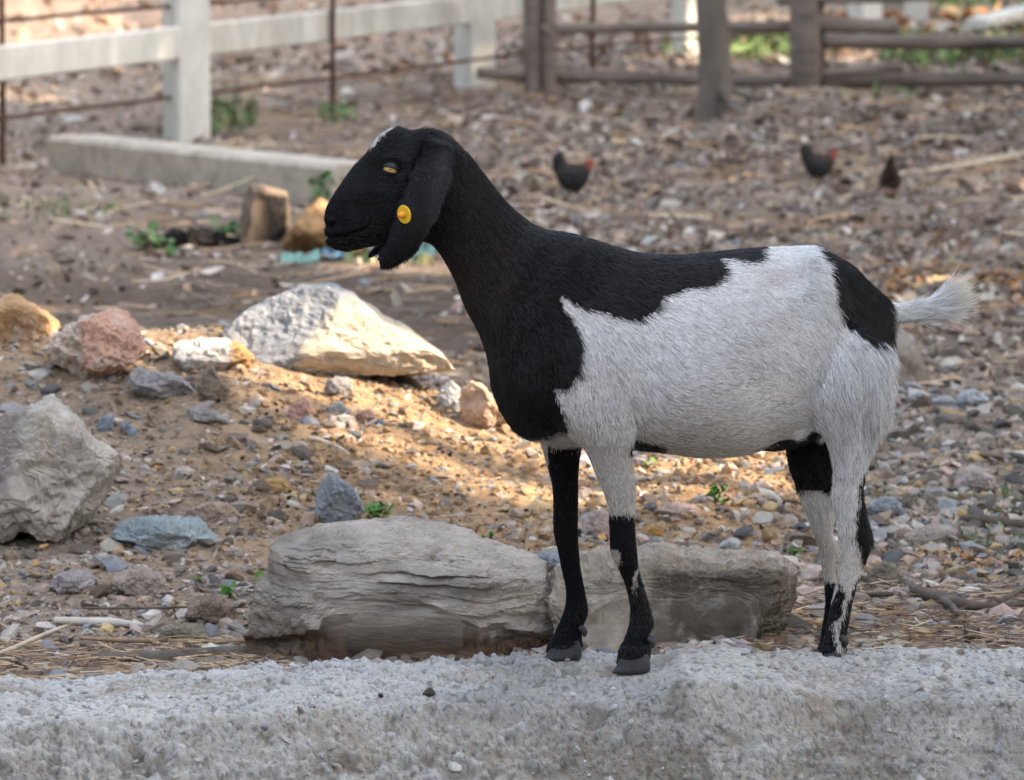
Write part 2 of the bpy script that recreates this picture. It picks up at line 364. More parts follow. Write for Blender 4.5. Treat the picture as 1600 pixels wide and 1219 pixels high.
def patch_leaves(name, x0, x1, y0, y1, n, cols, size, tilt=0.5, lift=0.3, asp=(0.3, 0.6), mat=M_litter, curl=0.25):
    a = G(x0, y1); b = G(x1, y1); c = G((x0+x1)/2, y0)
    X = RNG.uniform(0, 1, n); Y = a[1]+(c[1]-a[1])*RNG.uniform(0, 1, n)
    Xw = (x0+(x1-x0)*X-800)/FPX*(Y+7)
    p = np.column_stack([Xw, Y, terrain(Xw, Y)])
    keep = fbm(X3(Xw, Y, 3.0/max(0.2, (b[0]-a[0]))), 2, 5) > -0.35
    p = p[keep]
    return leaves(name, p, RNG.uniform(size[0], size[1], len(p)), pal(cols, len(p), 0.2), tilt=tilt, lift=lift, asp=asp, mat=mat, curl=curl)
ORL = [(0.50, 0.22, 0.07), (0.45, 0.26, 0.12), (0.38, 0.17, 0.07), (0.5, 0.36, 0.2)]
patch_leaves('orange_leaves', 1385, 1640, 425, 475, 420, ORL, (0.015, 0.035))
patch_leaves('orange_leaves', 1385, 1600, 862, 890, 260, ORL+LIT[:2], (0.006, 0.014))
patch_leaves('orange_leaves', 1290, 1660, 30, 62, 260, ORL+LIT[:3], (0.06, 0.12))
GR = [(0.12, 0.19, 0.075), (0.17, 0.25, 0.10), (0.09, 0.13, 0.06), (0.26, 0.24, 0.13)]
for (x0, x1, y0, y1, n, s) in [(1145, 1245, 72, 98, 260, (0.04, 0.10)), (1380, 1640, 76, 108, 700, (0.04, 0.10)), (1040, 1100, 78, 98, 90, (0.04, 0.08)), (1320, 1660, 0, 22, 300, (0.06, 0.14)),
                             (330, 400, 170, 215, 120, (0.025, 0.06)), (500, 550, 175, 200, 70, (0.02, 0.06)), (1300, 1430, 138, 150, 40, (0.03, 0.06)), (-20, 190, 322, 352, 120, (0.012, 0.03)), (540, 680, 395, 425, 90, (0.012, 0.03)), (1480, 1640, 770, 870, 330, (0.006, 0.014)), (1360, 1410, 770, 800, 20, (0.006, 0.012))]:
    patch_leaves('grass', x0, x1, y0, y1, n, GR, s, tilt=1.0, lift=0.9, asp=(0.08, 0.3))

# ------------------------------------------------------------------ rough concrete wall in the foreground
def wall_top():
    xs = np.concatenate([np.linspace(-4, -0.95, 60), np.linspace(-0.94, 0.94, 660), np.linspace(0.95, 4, 60)])
    prof = []                                            # (Y offset from the back edge, drop)
    s = np.concatenate([np.linspace(-0.10, 0, 24), np.linspace(0.004, 0.33, 100), np.linspace(0.333, 0.66, 100)])
    X = np.repeat(xs[:, None], len(s), 1); sv = np.repeat(s[None], len(xs), 0)
    bz = back_z(np.clip(X, -1.4, 1.4)); bY = back_Y(X)
    Wt = bY+0.16
    # surface point before bumps
    top = np.clip(sv/0.33, 0, 1); Y = bY-top*Wt
    zt = bz+(0.013*np.sin(np.pi*np.clip(top*1.15, 0, 1)))*(1-sstep(0.15, 0.5, X)) - 0.016*top**2 - sstep(0.3, 0.6, X)*0.030*top
    down = np.clip((sv-0.33)/0.33, 0, 1)
    Y = Y-0.035*np.sin(down*np.pi/2)**0.7; zt = zt-down*0.36-0.0*down
    back = np.clip(-sv/0.10, 0, 1); Y = Y+0.02*np.sqrt(back); zt = zt-back*0.22
    p = np.stack([X, Y, zt], -1)
    # rounding of the front arris
    q = np.stack([X, Y, zt], -1)
    f1, f2, cid = worley(q*[70, 70, 95], 3); peb = np.clip(0.55-f1, 0, 1)*(cid > 0.35)
    g1, g2, gid = worley(q*[28, 28, 36], 8); big = np.clip(0.5-g1, 0, 1)*(gid > 0.6)
    nz = fbm(q*14, 4, 2)*0.010+fbm(q*55, 3, 4)*0.0045+peb*0.011+big*0.020
    pit = np.clip(fbm(q*24, 3, 15)-0.30, 0, 1); rgh = (0.55+0.9*sstep(-0.25, 0.35, fbm(q*3.5, 3, 61)))
    nz = nz-pit*0.022+np.abs(fbm(q*38, 4, 23))*0.006
    nz = nz*rgh
    nrm = np.stack([0*X, -down*1.0+back*1.0-0.15, 1-np.minimum(1, down*3+back*3)+0.05], -1); nrm /= np.linalg.norm(nrm, axis=-1, keepdims=True)
    for hx_, hy_, hY in ((990, 1052, -0.073), (882, 1032, 0.069)):
        t_ = P(hx_, hy_, hY); g_ = np.exp(-(((p[..., 0]-t_[0])/0.042)**2+((p[..., 1]-t_[1])/0.03)**2)**2); k0 = np.argmin((p[..., 0]-t_[0])**2+(p[..., 1]-t_[1])**2); dz_ = t_[2]-p.reshape(-1, 3)[k0, 2]
        nz = nz*(1-0.65*g_); p[..., 2] += (dz_-0.0005)*g_
    p = p+nrm*nz[..., None]
    c = np.array([0.47, 0.45, 0.415])*(1+0.22*fbm(q*9, 4, 41))[..., None]
    c = c+(np.array([0.17, 0.14, 0.11])-c)*(0.5*np.clip(pit*6, 0, 1))[..., None]
    spk = np.clip(fbm(q*85, 2, 71)-0.32, 0, 1)*6; c = c*(1-0.42*np.clip(spk, 0, 1))[..., None]
    soilm = sstep(0.12, 0.4, fbm(q*[4, 9, 9], 4, 81)); c = c+(np.array([0.33, 0.28, 0.225])-c)*(0.55*soilm)[..., None]
    c = c+(np.array([0.52, 0.53, 0.54])-c)*(0.6*np.clip(peb*3+big*3, 0, 1))[..., None]
    crack = (f2-f1) < 0.07
    c = c*np.where(crack & (cid > 0.35), 0.62, 1.0)[..., None]
    c = c*(1-0.25*sstep(0.05, 0.4, fbm(q*5, 3, 91)))[..., None]
    return p.reshape(-1, 3), grid_faces(len(xs), len(s)), c.reshape(-1, 3), p
V, F, c, WP = wall_top()
wall = mesh('concrete_wall', V, F, M_conc, smooth=True, cols=c)
tag(wall, 'rough grey concrete wall full of pebbles the goat stands on', 'wall')
# close its body
back = WP[:, 0]; front = WP[:, -1]
n = len(back); Vb = np.concatenate([back, front, front*[1, 1, 0]+[0, 0, -1.0], back*[1, 1, 0]+[0, 0, -1.0]])
Fb = []
for a, b in ((1, 2), (2, 3), (3, 0)):
    for i in range(n-1): Fb.append((a*n+i, b*n+i, b*n+i+1, a*n+i+1))
mesh('wall_base', Vb, Fb, M_conc, parent=wall, cols=np.tile([0.38, 0.36, 0.34], (len(Vb), 1)))
gi = WP[90:-90, 20:200].reshape(-1, 3); sel = gi[RNG.integers(0, len(gi), 1500)]
sel = sel[fbm(sel*6, 2, 66) > -0.1]
scatter('pebble', sel-[0, 0, 0.001], np.clip(np.exp(RNG.normal(math.log(0.0042), 0.45, len(sel))), 0.002, 0.014), pal([(0.43, 0.43, 0.43), (0.38, 0.37, 0.36), (0.40, 0.37, 0.33), (0.24, 0.22, 0.20), (0.33, 0.34, 0.36)], len(sel)), M_gravel, 2, flat=(0.6, 0.9), sink=0.35, jag=0.12, parent=wall)
for (x, yv, r_, cc_) in [(716, 1033, 0.008, (0.06, 0.05, 0.045)), (868, 1058, 0.008, (0.07, 0.06, 0.05)), (797, 1034, 0.011, (0.42, 0.40, 0.37)), (669, 1087, 0.011, (0.05, 0.042, 0.035)), (712, 1074, 0.008, (0.48, 0.48, 0.48)), (893, 1087, 0.010, (0.48, 0.48, 0.49)), (596, 1088, 0.006, (0.06, 0.05, 0.04)), (1465, 1052, 0.010, (0.46, 0.46, 0.46))]:
    A_ = WP[:, 24:].reshape(-1, 3); ax_, ay_ = PX(A_); k_ = int(np.argmin((ax_-x)**2+(ay_-yv)**2))
    scatter('pebble', A_[k_:k_+1], [r_], np.array([cc_]), M_gravel, 3, flat=(0.8, 0.9), sink=0.35, jag=0.05, parent=wall, kind=None)

# ------------------------------------------------------------------ rocks
def rockmat(name, var, scale, dark, dark_amt, stretch=(1, 1, 1), bump=0.7, bscale=50, light=None, light_amt=0.0, rot=(0, 0, 0), lscale=8):
    return material(name, use_col=True, var=var, scale=scale, bump=bump, bscale=bscale, bdist=0.012, rough=0.9, spec=0.2, dark=dark, dark_amt=dark_amt, stretch=stretch, light=light, light_amt=light_amt, rot=rot, lscale=lscale)
MR_grey = rockmat('grey_rock', 0.22, 14, (0.16, 0.135, 0.12), 0.5, light=(0.56, 0.53, 0.49), light_amt=0.6)
MR_strata = rockmat('layered_rock', 0.25, 26, (0.12, 0.095, 0.075), 0.5, stretch=(0.6, 0.6, 2.0), bump=1.0, bscale=75, rot=(0, 0.06, 0), light=(0.52, 0.47, 0.41), light_amt=0.22, lscale=14)
MR_pale = rockmat('pale_rock', 0.22, 16, (0.33, 0.29, 0.24), 0.45, stretch=(1, 1, 1.8), rot=(0, 0.55, 0), light=(0.62, 0.56, 0.47), light_amt=0.35)
MR_blk = rockmat('block_rock', 0.35, 20, (0.075, 0.062, 0.052), 0.6, light=(0.42, 0.39, 0.35), light_amt=0.75, lscale=14)
MR_small = rockmat('stone', 0.28, 30, (0.13, 0.11, 0.10), 0.5, bump=1.0, bscale=70)
def rock(name, label, outline, mat, col, depth=None, Y=None, sub=4, cuts=(), seed=1, rough=0.05, strata=0, boxy=0.55, group=None, colf=None, grow=1.0, basepx=None, sx=0.0, cat='rock', edge=0.6, ncut=16, flatsh=False, beds=False):
    """solid stone: its side outline is given in photo pixels, its depth in metres"""
    ol = np.array(outline, float); cx, cy = ol.mean(0) if len(ol) < 3 else ((ol.min(0)+ol.max(0))/2)
    wpx = np.ptp(ol[:, 0])
    if Y is None:
        g = G(cx, min(ol[:, 1].max(), 1210)-3) if basepx is None else G(*basepx)
        dd = depth if depth else wpx/FPX*(g[1]+7)*0.36
        Y = g[1]+dd*0.55; depth = dd
    Cn = P(cx, cy, Y); O = P(ol[:, 0], ol[:, 1], Y)-Cn
    oa = np.arctan2(O[:, 2], O[:, 0]); orad = np.hypot(O[:, 0], O[:, 2])
    V0, F = ICO[sub]; V0 = V0.copy()
    th = np.arctan2(V0[:, 2], V0[:, 0]); cp = np.hypot(V0[:, 0], V0[:, 2])
    # ray / polygon distance
    rr = np.zeros(len(V0)); dx, dz = np.cos(th), np.sin(th)
    for i in range(len(O)):
        ax, az = O[i, 0], O[i, 2]; bx, bz = O[(i+1) % len(O), 0]-ax, O[(i+1) % len(O), 2]-az
        den = dx*bz-dz*bx; den = np.where(abs(den) < 1e-12, 1e-12, den)
        t = (ax*bz-az*bx)/den; s_ = (ax*dz-az*dx)/den
        ok = (t > 0) & (s_ >= -1e-6) & (s_ <= 1+1e-6); rr = np.where(ok, np.maximum(rr, t), rr)
    rr = np.where(rr <= 0, orad.mean(), rr)*grow
    g = cp**boxy; h = np.sign(V0[:, 1])*np.abs(V0[:, 1])**edge
    p = np.stack([dx*rr*g, h*depth, dz*rr*g], -1)
    p[:, 0] += sx*p[:, 1]
    r_ = np.random.default_rng(seed); ext = np.array([np.ptp(O[:, 0])/2, depth, np.ptp(O[:, 2])/2])
    cl = list(cuts)
    for _ in range(ncut):
        v = r_.normal(size=3); v[1] = -abs(v[1])*1.1; v /= np.linalg.norm(v); cl.append((*v, r_.uniform(0.68, 0.96)))
    for (a, b, c_, dist) in cl:
        nn = np.array([a, b, c_], float)/ext; nl = np.linalg.norm(nn); nn /= nl; dist = dist*np.linalg.norm([a, b, c_])/nl*1.0
        ex = p@nn-dist; p = p-np.maximum(ex, 0)[:, None]*nn*0.93
    sc = ext.mean()
    nrm = p/np.linalg.norm(p/ext, axis=1)[:, None]/ext; nrm = (p/ext**2); nrm /= np.linalg.norm(nrm, axis=1)[:, None]+1e-9
    q = p/sc
    wf1, wf2, wid = worley(q*[2.6, 2.6, 3.6]+seed+0.25*fbm(q*4, 2, seed)[:, None], seed); wg1, wg2, wgd = worley(q*[6, 6, 9]+seed, seed+4)
    dsp = fbm(q*1.6+seed*3.1, 5, seed, 0.6)*rough*sc*1.5-np.abs(fbm(q*5+seed, 5, seed+5, 0.6))*rough*1.6*sc+(wid-0.5)*rough*0.9*sc*np.clip((wf2-wf1)*6, 0, 1)+(wgd-0.5)*rough*0.45*sc*np.clip((wg2-wg1)*5, 0, 1)
    if strata:
        wq = q+0.10*fbm(q*2.0, 3, seed+2)[:, None]; wq[:, 2] += 0.12*wq[:, 0]+0.05*fbm(wq*[3, 3, 1], 3, seed+1)
        for fx, fz, am in ((1.5, 0.55, 0.16), (3.2, 1.5, 0.085), (8, 3.6, 0.04)):
            a1, a2, aid = worley(wq*[fx, fx, strata*fz]+seed, seed+int(fx)); dsp += am*sc*(aid-0.5)*np.clip((a2-a1)*9, 0, 1)
    p = p+nrm*dsp[:, None]
    if beds:                                             # bedding: each bed juts further out towards its foot, then steps back
        front = sstep(0.25, -0.35, p[:, 1]/ext[1]) if False else 1-sstep(-0.45, 0.15, p[:, 1]/ext[1])
        wx = p[:, 2]+0.05*p[:, 0]+0.010*fbm(p*[9, 9, 9], 3, 91)+0.004*fbm(p*30, 3, 92)
        for th_, am, ms in ((0.046, 0.022, 4), (0.019, 0.0115, 9), (0.0075, 0.0048, 22)):
            ph = wx/th_+0.9*fbm(p*[ms*0.7, ms*0.7, ms*2.0], 2, 93+ms); k_ = np.floor(ph).astype(int); fr = ph-k_
            msk = np.clip(0.35+1.4*fbm(p*[ms, ms, ms*2.5], 2, 97+ms), 0, 1.2)*(0.4+1.0*hsh(k_, k_*0, k_*0, 5))
            jut = np.where(fr > 0.16, (1-fr)/0.84, fr/0.16); p[:, 1] -= am*float(beds)*jut*msk*front
        rk_ = float(beds) > 0.9; py_ = PX(p+Cn)[1]; lx = PX(p+Cn)[0]; rec = sstep(978, 988, py_+10*fbm(p*25, 3, 98)-0.06*(700-lx)*(lx < 500)+0.02*(lx-600)*(lx > 600)*-1)
        p[:, 1] += rk_*0.035*rec*front-rk_*0.004*rec*np.abs(fbm(p*60, 3, 99))
    W = p+Cn
    cc = np.array(col, float)*(1+0.16*fbm(q*1.8, 4, seed+9))[:, None]
    if colf is not None: cc = colf(W, q, cc)
    o = mesh(name, W, F, mat, smooth=(sub >= 5 and not flatsh), cols=np.clip(cc, 0.01, 0.85))
    if sub < 5:
        pass
    at(o, (Cn[0], Cn[1], W[:, 2].min())); return tag(o, label, cat, group)
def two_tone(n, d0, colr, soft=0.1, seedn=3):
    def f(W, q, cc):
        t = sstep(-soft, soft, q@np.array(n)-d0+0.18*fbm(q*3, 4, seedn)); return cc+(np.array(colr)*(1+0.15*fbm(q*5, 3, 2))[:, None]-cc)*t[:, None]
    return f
def fore_col(W, q, cc):
    x, yv = PX(W); t = sstep(984, 996, yv+14*fbm(q*4, 3, 4)-0.02*(x-600))
    brown = np.array([0.23, 0.15, 0.10])*(1+0.25*fbm(q*9, 3, 6))[:, None]*(1-0.75*np.clip(fbm(q*22, 2, 16)-0.25, 0, 0.2)[:, None]*5)
    cc = cc+(brown-cc)*t[:, None]
    l = sstep(0.0, 0.35, fbm(q*[1.2, 1.2, 6], 4, 12))
    cc = cc*(1-0.35*l)[:, None]
    e = sstep(0.55, 0.8, -q[:, 0]*0.7)*0.5; return cc+(np.array([0.23, 0.19, 0.155])-cc)*e[:, None]
rock('boulder', 'long layered grey boulder lying right behind the wall beside the front hooves', [(402, 1120), (396, 1040), (394, 990), (400, 945), (410, 915), (424, 895), (432, 852), (475, 840), (520, 828), (600, 820), (690, 821), (742, 840), (796, 864), (842, 892), (852, 926), (876, 955), (872, 990), (864, 1060), (860, 1120)],
     MR_strata, (0.49, 0.435, 0.38), depth=0.17, Y=0.42, sub=7, flatsh=True, beds=True, grow=1.04, cuts=[(0.1, -0.75, 0.65, 0.80), (0, -1, -0.25, 0.74), (-0.8, -0.6, 0.1, 0.92), (0.5, -0.9, -0.1, 0.85)], seed=3, rough=0.045, strata=0, boxy=0.30, ncut=9, colf=fore_col)
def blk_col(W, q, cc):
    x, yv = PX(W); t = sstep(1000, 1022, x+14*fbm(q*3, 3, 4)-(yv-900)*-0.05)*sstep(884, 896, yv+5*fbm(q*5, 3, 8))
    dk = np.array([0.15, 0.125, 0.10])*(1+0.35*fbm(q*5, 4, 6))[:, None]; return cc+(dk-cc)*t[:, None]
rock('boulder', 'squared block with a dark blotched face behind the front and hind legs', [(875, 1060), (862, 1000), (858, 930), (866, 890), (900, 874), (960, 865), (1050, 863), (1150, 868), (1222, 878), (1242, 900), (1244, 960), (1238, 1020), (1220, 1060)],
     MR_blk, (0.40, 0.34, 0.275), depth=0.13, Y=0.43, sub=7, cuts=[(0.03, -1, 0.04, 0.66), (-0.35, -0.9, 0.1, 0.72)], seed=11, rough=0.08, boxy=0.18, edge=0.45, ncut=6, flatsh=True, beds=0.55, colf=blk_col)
rock('boulder', 'big mauve grey boulder with a lighter right face cut off by the left edge', [(-130, 760), (-60, 690), (0, 652), (40, 636), (76, 627), (112, 655), (150, 688), (190, 705), (195, 760), (186, 820), (152, 862), (112, 874), (80, 848), (38, 832), (0, 838), (-70, 850)],
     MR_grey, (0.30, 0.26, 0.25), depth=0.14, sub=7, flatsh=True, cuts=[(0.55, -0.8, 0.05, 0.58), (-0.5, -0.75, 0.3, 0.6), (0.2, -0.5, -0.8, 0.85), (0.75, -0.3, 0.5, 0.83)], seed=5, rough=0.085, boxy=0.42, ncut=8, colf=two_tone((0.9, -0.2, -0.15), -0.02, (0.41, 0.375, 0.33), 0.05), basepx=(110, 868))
rock('boulder', 'large pale boulder with a sloping bluish back on top of the mound', [(330, 540), (372, 498), (420, 466), (462, 447), (512, 443), (545, 456), (600, 497), (642, 518), (692, 556), (712, 584), (706, 606), (650, 612), (560, 600), (480, 590), (430, 596), (390, 588), (350, 572)],
     MR_pale, (0.50, 0.43, 0.335), depth=0.17, sub=7, flatsh=True, cuts=[(0.25, -0.95, 0.25, 0.62), (-0.45, -0.9, 0.35, 0.62), (0.1, -0.9, -0.6, 0.70)], seed=8, rough=0.04, boxy=0.42, ncut=6, colf=two_tone((-0.75, 0.1, 0.55), 0.08, (0.27, 0.285, 0.305), 0.1), basepx=(560, 603))  # upper left back coloured blue grey as the skylit side away from the sun
rock('boulder', 'grey boulder half hidden behind the goat rump', [(1310, 620), (1318, 540), (1360, 508), (1405, 512), (1432, 528), (1448, 575), (1455, 618), (1400, 625)], MR_grey, (0.26, 0.22, 0.185), sub=5, seed=15, rough=0.05, boxy=0.45, depth=0.12, basepx=(1420, 612))
small = [
 ('pink faced rock with a pale crusty left side on the mound', [(64, 548), (88, 516), (120, 498), (160, 484), (192, 483), (214, 508), (232, 548), (205, 568), (168, 592), (152, 604), (112, 584), (78, 570)], (0.50, 0.41, 0.33), 5, two_tone((0.8, -0.4, 0.1), 0.0, (0.54, 0.33, 0.25), 0.06)),
 ('orange sunlit slab at the left edge of the mound', [(-60, 520), (-30, 478), (10, 462), (40, 472), (75, 492), (105, 518), (60, 532), (0, 540)], (0.50, 0.32, 0.17), 5, None),
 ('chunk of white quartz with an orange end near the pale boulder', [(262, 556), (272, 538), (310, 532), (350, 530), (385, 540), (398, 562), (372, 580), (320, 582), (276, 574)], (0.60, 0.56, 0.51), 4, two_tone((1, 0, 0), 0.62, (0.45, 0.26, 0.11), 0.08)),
 ('tilted flat grey slab below the pink faced rock', [(188, 574), (215, 572), (250, 582), (284, 592), (305, 612), (303, 632), (270, 630), (235, 622), (205, 604)], (0.33, 0.31, 0.30), 4, None),
 ('upright brown striped stone beside the white quartz', [(302, 612), (310, 582), (326, 566), (344, 590), (368, 618), (362, 636), (325, 634)], (0.27, 0.21, 0.155), 4, None),
 ('blue grey wedge of rock above the layered boulder', [(490, 800), (488, 762), (505, 748), (524, 741), (548, 757), (566, 785), (577, 812), (572, 834), (530, 832), (500, 820)], (0.25, 0.265, 0.285), 5, None),
 ('flat blue green slab at the foot of the big mauve boulder', [(172, 848), (178, 820), (205, 810), (260, 811), (312, 819), (344, 840), (305, 850), (285, 862), (220, 864), (182, 860)], (0.27, 0.315, 0.325), 5, None),
 ('lilac flat stone left of the striped pink stone', [(72, 926), (82, 902), (108, 892), (138, 892), (150, 906), (144, 926), (100, 934)], (0.40, 0.355, 0.35), 4, None),
 ('striped pinkish grey stone on the gravel at left', [(170, 914), (188, 898), (208, 887), (236, 890), (258, 910), (266, 924), (230, 936), (196, 928)], (0.40, 0.33, 0.28), 4, None),
 ('brown wedge stone beside the green seedlings', [(286, 972), (296, 944), (318, 931), (345, 932), (368, 948), (374, 968), (340, 982), (300, 982)], (0.26, 0.205, 0.155), 4, None),
 ('low mossy brown stone in the straw', [(244, 1000), (252, 984), (290, 976), (330, 980), (326, 996), (290, 1008), (256, 1008)], (0.25, 0.225, 0.16), 4, None),
 ('peach coloured block beside the goat chest', [(716, 668), (720, 610), (736, 594), (756, 604), (784, 640), (800, 672), (760, 680)], (0.50, 0.35, 0.25), 4, None),
 ('small grey cube shaped stone under the pale boulder', [(503, 612), (508, 592), (545, 589), (556, 598), (552, 616), (520, 622)], (0.33, 0.31, 0.30), 4, None),
 ('salmon pink chip below the pale boulder', [(448, 650), (454, 628), (480, 624), (494, 645), (480, 660), (462, 664)], (0.52, 0.31, 0.25), 4, None),
 ('pointed salmon chip right of the small oval grey stone', [(545, 658), (560, 644), (588, 634), (590, 652), (566, 664)], (0.50, 0.32, 0.25), 3, None),
 ('small oval grey stone between two salmon chips', [(514, 645), (520, 628), (534, 626), (543, 640), (534, 654), (520, 654)], (0.31, 0.31, 0.31), 3, None),
 ('small white and blue stone at the right end of the pale boulder', [(684, 628), (690, 604), (705, 594), (720, 606), (722, 640), (706, 648)], (0.40, 0.41, 0.42), 4, None),
 ('white stone at the far edge of the rubble on the right', [(1494, 632), (1500, 614), (1520, 607), (1545, 622), (1550, 636), (1520, 640)], (0.52, 0.54, 0.56), 4, None),
 ('pale low stone between rump boulder and white stone', [(1446, 636), (1456, 622), (1480, 618), (1500, 630), (1490, 640)], (0.44, 0.45, 0.46), 3, None),
 ('blue grey stone right of the hock', [(1354, 806), (1358, 784), (1384, 775), (1406, 784), (1410, 806), (1380, 814)], (0.32, 0.345, 0.37), 4, None),
 ('pinkish flat slab right of the hock', [(1416, 846), (1424, 830), (1458, 820), (1490, 820), (1504, 836), (1480, 850), (1440, 852)], (0.42, 0.35, 0.31), 4, None),
 ('olive brown block behind the hind pastern', [(1354, 920), (1356, 888), (1380, 878), (1408, 882), (1414, 912), (1390, 924)], (0.26, 0.225, 0.17), 4, None),
 ('white upright shard on top of the squared block', [(1112, 874), (1126, 850), (1148, 836), (1158, 838), (1154, 866), (1140, 876)], (0.48, 0.49, 0.49), 3, None),
 ('blue grey stone left of the far front leg', [(816, 892), (826, 870), (850, 861), (886, 864), (892, 888), (850, 898)], (0.28, 0.31, 0.345), 4, None),
 ('orange pebble left of the blue grey wedge', [(404, 766), (412, 750), (436, 745), (456, 754), (452, 770), (424, 776)], (0.46, 0.30, 0.13), 3, None),
 ('flat dusty pink stone above the flat blue green slab', [(284, 812), (296, 794), (332, 784), (364, 788), (374, 806), (344, 820), (304, 820)], (0.42, 0.315, 0.25), 4, None),
 ('small blue chip on the mound above the flat dusty pink stone', [(148, 672), (156, 652), (176, 646), (182, 664), (168, 678)], (0.29, 0.33, 0.38), 3, None),
 ('thin blue shard right of the small blue chip', [(186, 662), (200, 658), (216, 676), (214, 690), (200, 680)], (0.28, 0.32, 0.36), 3, None),
 ('smooth grey flake lying below the tilted flat slab', [(288, 646), (300, 634), (340, 644), (362, 660), (340, 668), (304, 660)], (0.32, 0.30, 0.28), 3, None),
 ('long pink chip in the gravel under the belly', [(1020, 800), (1040, 786), (1090, 790), (1100, 804), (1060, 812)], (0.48, 0.36, 0.30), 3, None),
 ('pink flat stone between the front legs', [(908, 828), (916, 800), (944, 796), (966, 810), (962, 838), (930, 846)], (0.46, 0.36, 0.32), 4, None),
 ('ochre nugget under the belly', [(1002, 836), (1010, 822), (1034, 822), (1040, 836), (1020, 846)], (0.46, 0.27, 0.09), 3, None),
 ('broad pinkish slab in the gravel at the right edge', [(1490, 760), (1496, 738), (1530, 732), (1556, 745), (1560, 766), (1520, 774)], (0.44, 0.37, 0.34), 4, None),
 ('yellow stone in the gravel at right', [(1484, 810), (1490, 798), (1508, 796), (1516, 808), (1500, 816)], (0.52, 0.36, 0.14), 3, None),
 ('grey stone standing in the gravel left of the yellow stone', [(1440, 782), (1448, 764), (1476, 762), (1488, 776), (1470, 788)], (0.36, 0.33, 0.31), 3, None),
 ('tan slab on top of the soil mound under the belly', [(1190, 700), (1205, 688), (1240, 690), (1262, 706), (1240, 716), (1205, 714)], (0.44, 0.31, 0.18), 3, None),
]
for i, (lab, ol, col, sub, cf) in enumerate(small):
    rock('rock', lab, ol, MR_small if sub < 5 else MR_grey, col, sub=max(sub, 4)+1, flatsh=True, seed=40+i, rough=0.12, boxy=0.5, colf=cf)
# more loose stones, all alike
bV, bF = ICO[3]
proto = []
for k in range(6):
    r_ = np.random.default_rng(900+k); v = bV.copy()
    for _ in range(9):
        nn = r_.normal(size=3); nn /= np.linalg.norm(nn); ex = v@nn-r_.uniform(0.45, 0.8); v = v-np.maximum(ex, 0)[:, None]*nn
    v = v*(1+0.09*fbm(v*2+k, 4, k))[:, None]; v *= [1, 0.75, 0.45]
    cc = np.array(STONES[[0, 2, 3, 9, 1, 5][k]])*(1+0.2*fbm(v*2, 3, k+4))[:, None]
    me_o = mesh('loose_stone', v, bF, MR_small, cols=cc); proto.append(me_o)
pts = np.concatenate([area_pts(95, (0.45, 1.05), (0.95, 3.3)), area_pts(60, (-1.0, 0.4), (0.45, 1.5)), area_pts(45, (-1.0, -0.1), (1.5, 2.9)), area_pts(35, (0.15, 0.5), (1.2, 3.0))])
for i, q in enumerate(pts):
    pr = proto[i % 6]
    o = pr if i < 6 else pr.copy()
    if i >= 6: C.objects.link(o)
    s = float(np.clip(np.exp(RNG.normal(math.log(0.021), 0.33)), 0.013, 0.045))*(1.3 if q[0] > 0.55 else 1.0)
    o.location = (q[0], q[1], q[2]+s*0.12); o.scale = (s, s, s); o.rotation_euler = (RNG.normal(0, 0.25), RNG.normal(0, 0.25), RNG.uniform(0, 6.28))
    tag(o, 'loose flat stone lying among the gravel behind the wall', 'stone', 'loose stones on the rubble')

# ------------------------------------------------------------------ white fence
def V3(p): return Vector([float(c) for c in p])
pp = [G(292, 217), G(742, 146), G(1078, 88)]
pp[0] = np.array(pp[0]); d01 = (pp[1]-pp[0]); prev = pp[0]-d01*1.05; nxt = pp[2]+(pp[2]-pp[1])
for q in (prev, nxt): q[2] = terrain(q[0], q[1])
posts = [prev, pp[0], pp[1], pp[2], nxt]
fence = empty('white_fence', V3(pp[0]), 'white painted concrete post and rail fence running away behind the goat head', 'fence')
for q in posts:
    # square post turned so that two faces show
    a = math.radians(28); s = 0.082; n = 4; zs = [-0.1, 1.25]
    Vv = []; Ff = []
    cs = []
    for k in range(4):
        an = a+k*math.pi/2+math.pi/4
        for e in (-0.10, 0.10): cs.append((math.cos(an+e)*s*1.38, math.sin(an+e)*s*1.38))
    for z in zs: Vv += [(q[0]+c0, q[1]+c1, q[2]+z) for c0, c1 in cs]
    m = len(cs); Ff = [(i, (i+1) % m, m+(i+1) % m, m+i) for i in range(m)]+[tuple(range(m, 2*m))]
    mesh('post', np.array(Vv), Ff, M_post, parent=fence)
railpx = []
for i in range(4):
    for h in (0.375, 0.88):
        a = posts[i]+np.array([0, 0, h]); b = posts[i+1]+np.array([0, 0, h])
        d = (b-a)/np.linalg.norm(b-a); Vv, Ff = box(a+d*0.08, b-d*0.08, 0.055, 0.15, 0.008); mesh('rail', Vv, Ff, M_post, parent=fence)
wf = empty('wire_fence', V3(pp[0]+[0, -0.5, 0]), 'rusty rods with strained wires in front of the white fence', 'fence')
rods = [G(4, 262), G(519, 186), G(925, 132)]
for q in rods:
    Vv, Ff = tube([q-[0, 0, 0.1], q+[0.005, 0, 0.6], q+[0, 0, 1.4]], [0.014, 0.013, 0.013], 8, 3); mesh('rod', Vv, Ff, M_rust, parent=wf)
rl = rods[0]-(rods[1]-rods[0]); rr_ = rods[2]+(rods[2]-rods[1])
line = [rl]+rods+[rr_]
for h in (0.20, 0.62, 1.04):
    pts_ = [q*[1, 1, 0]+[0, -0.02, terrain(q[0], q[1])+h] for q in line]
    Vv, Ff = tube(pts_, [0.010]*len(pts_), 6, 6); mesh('wire', Vv, Ff, M_rust, parent=wf)

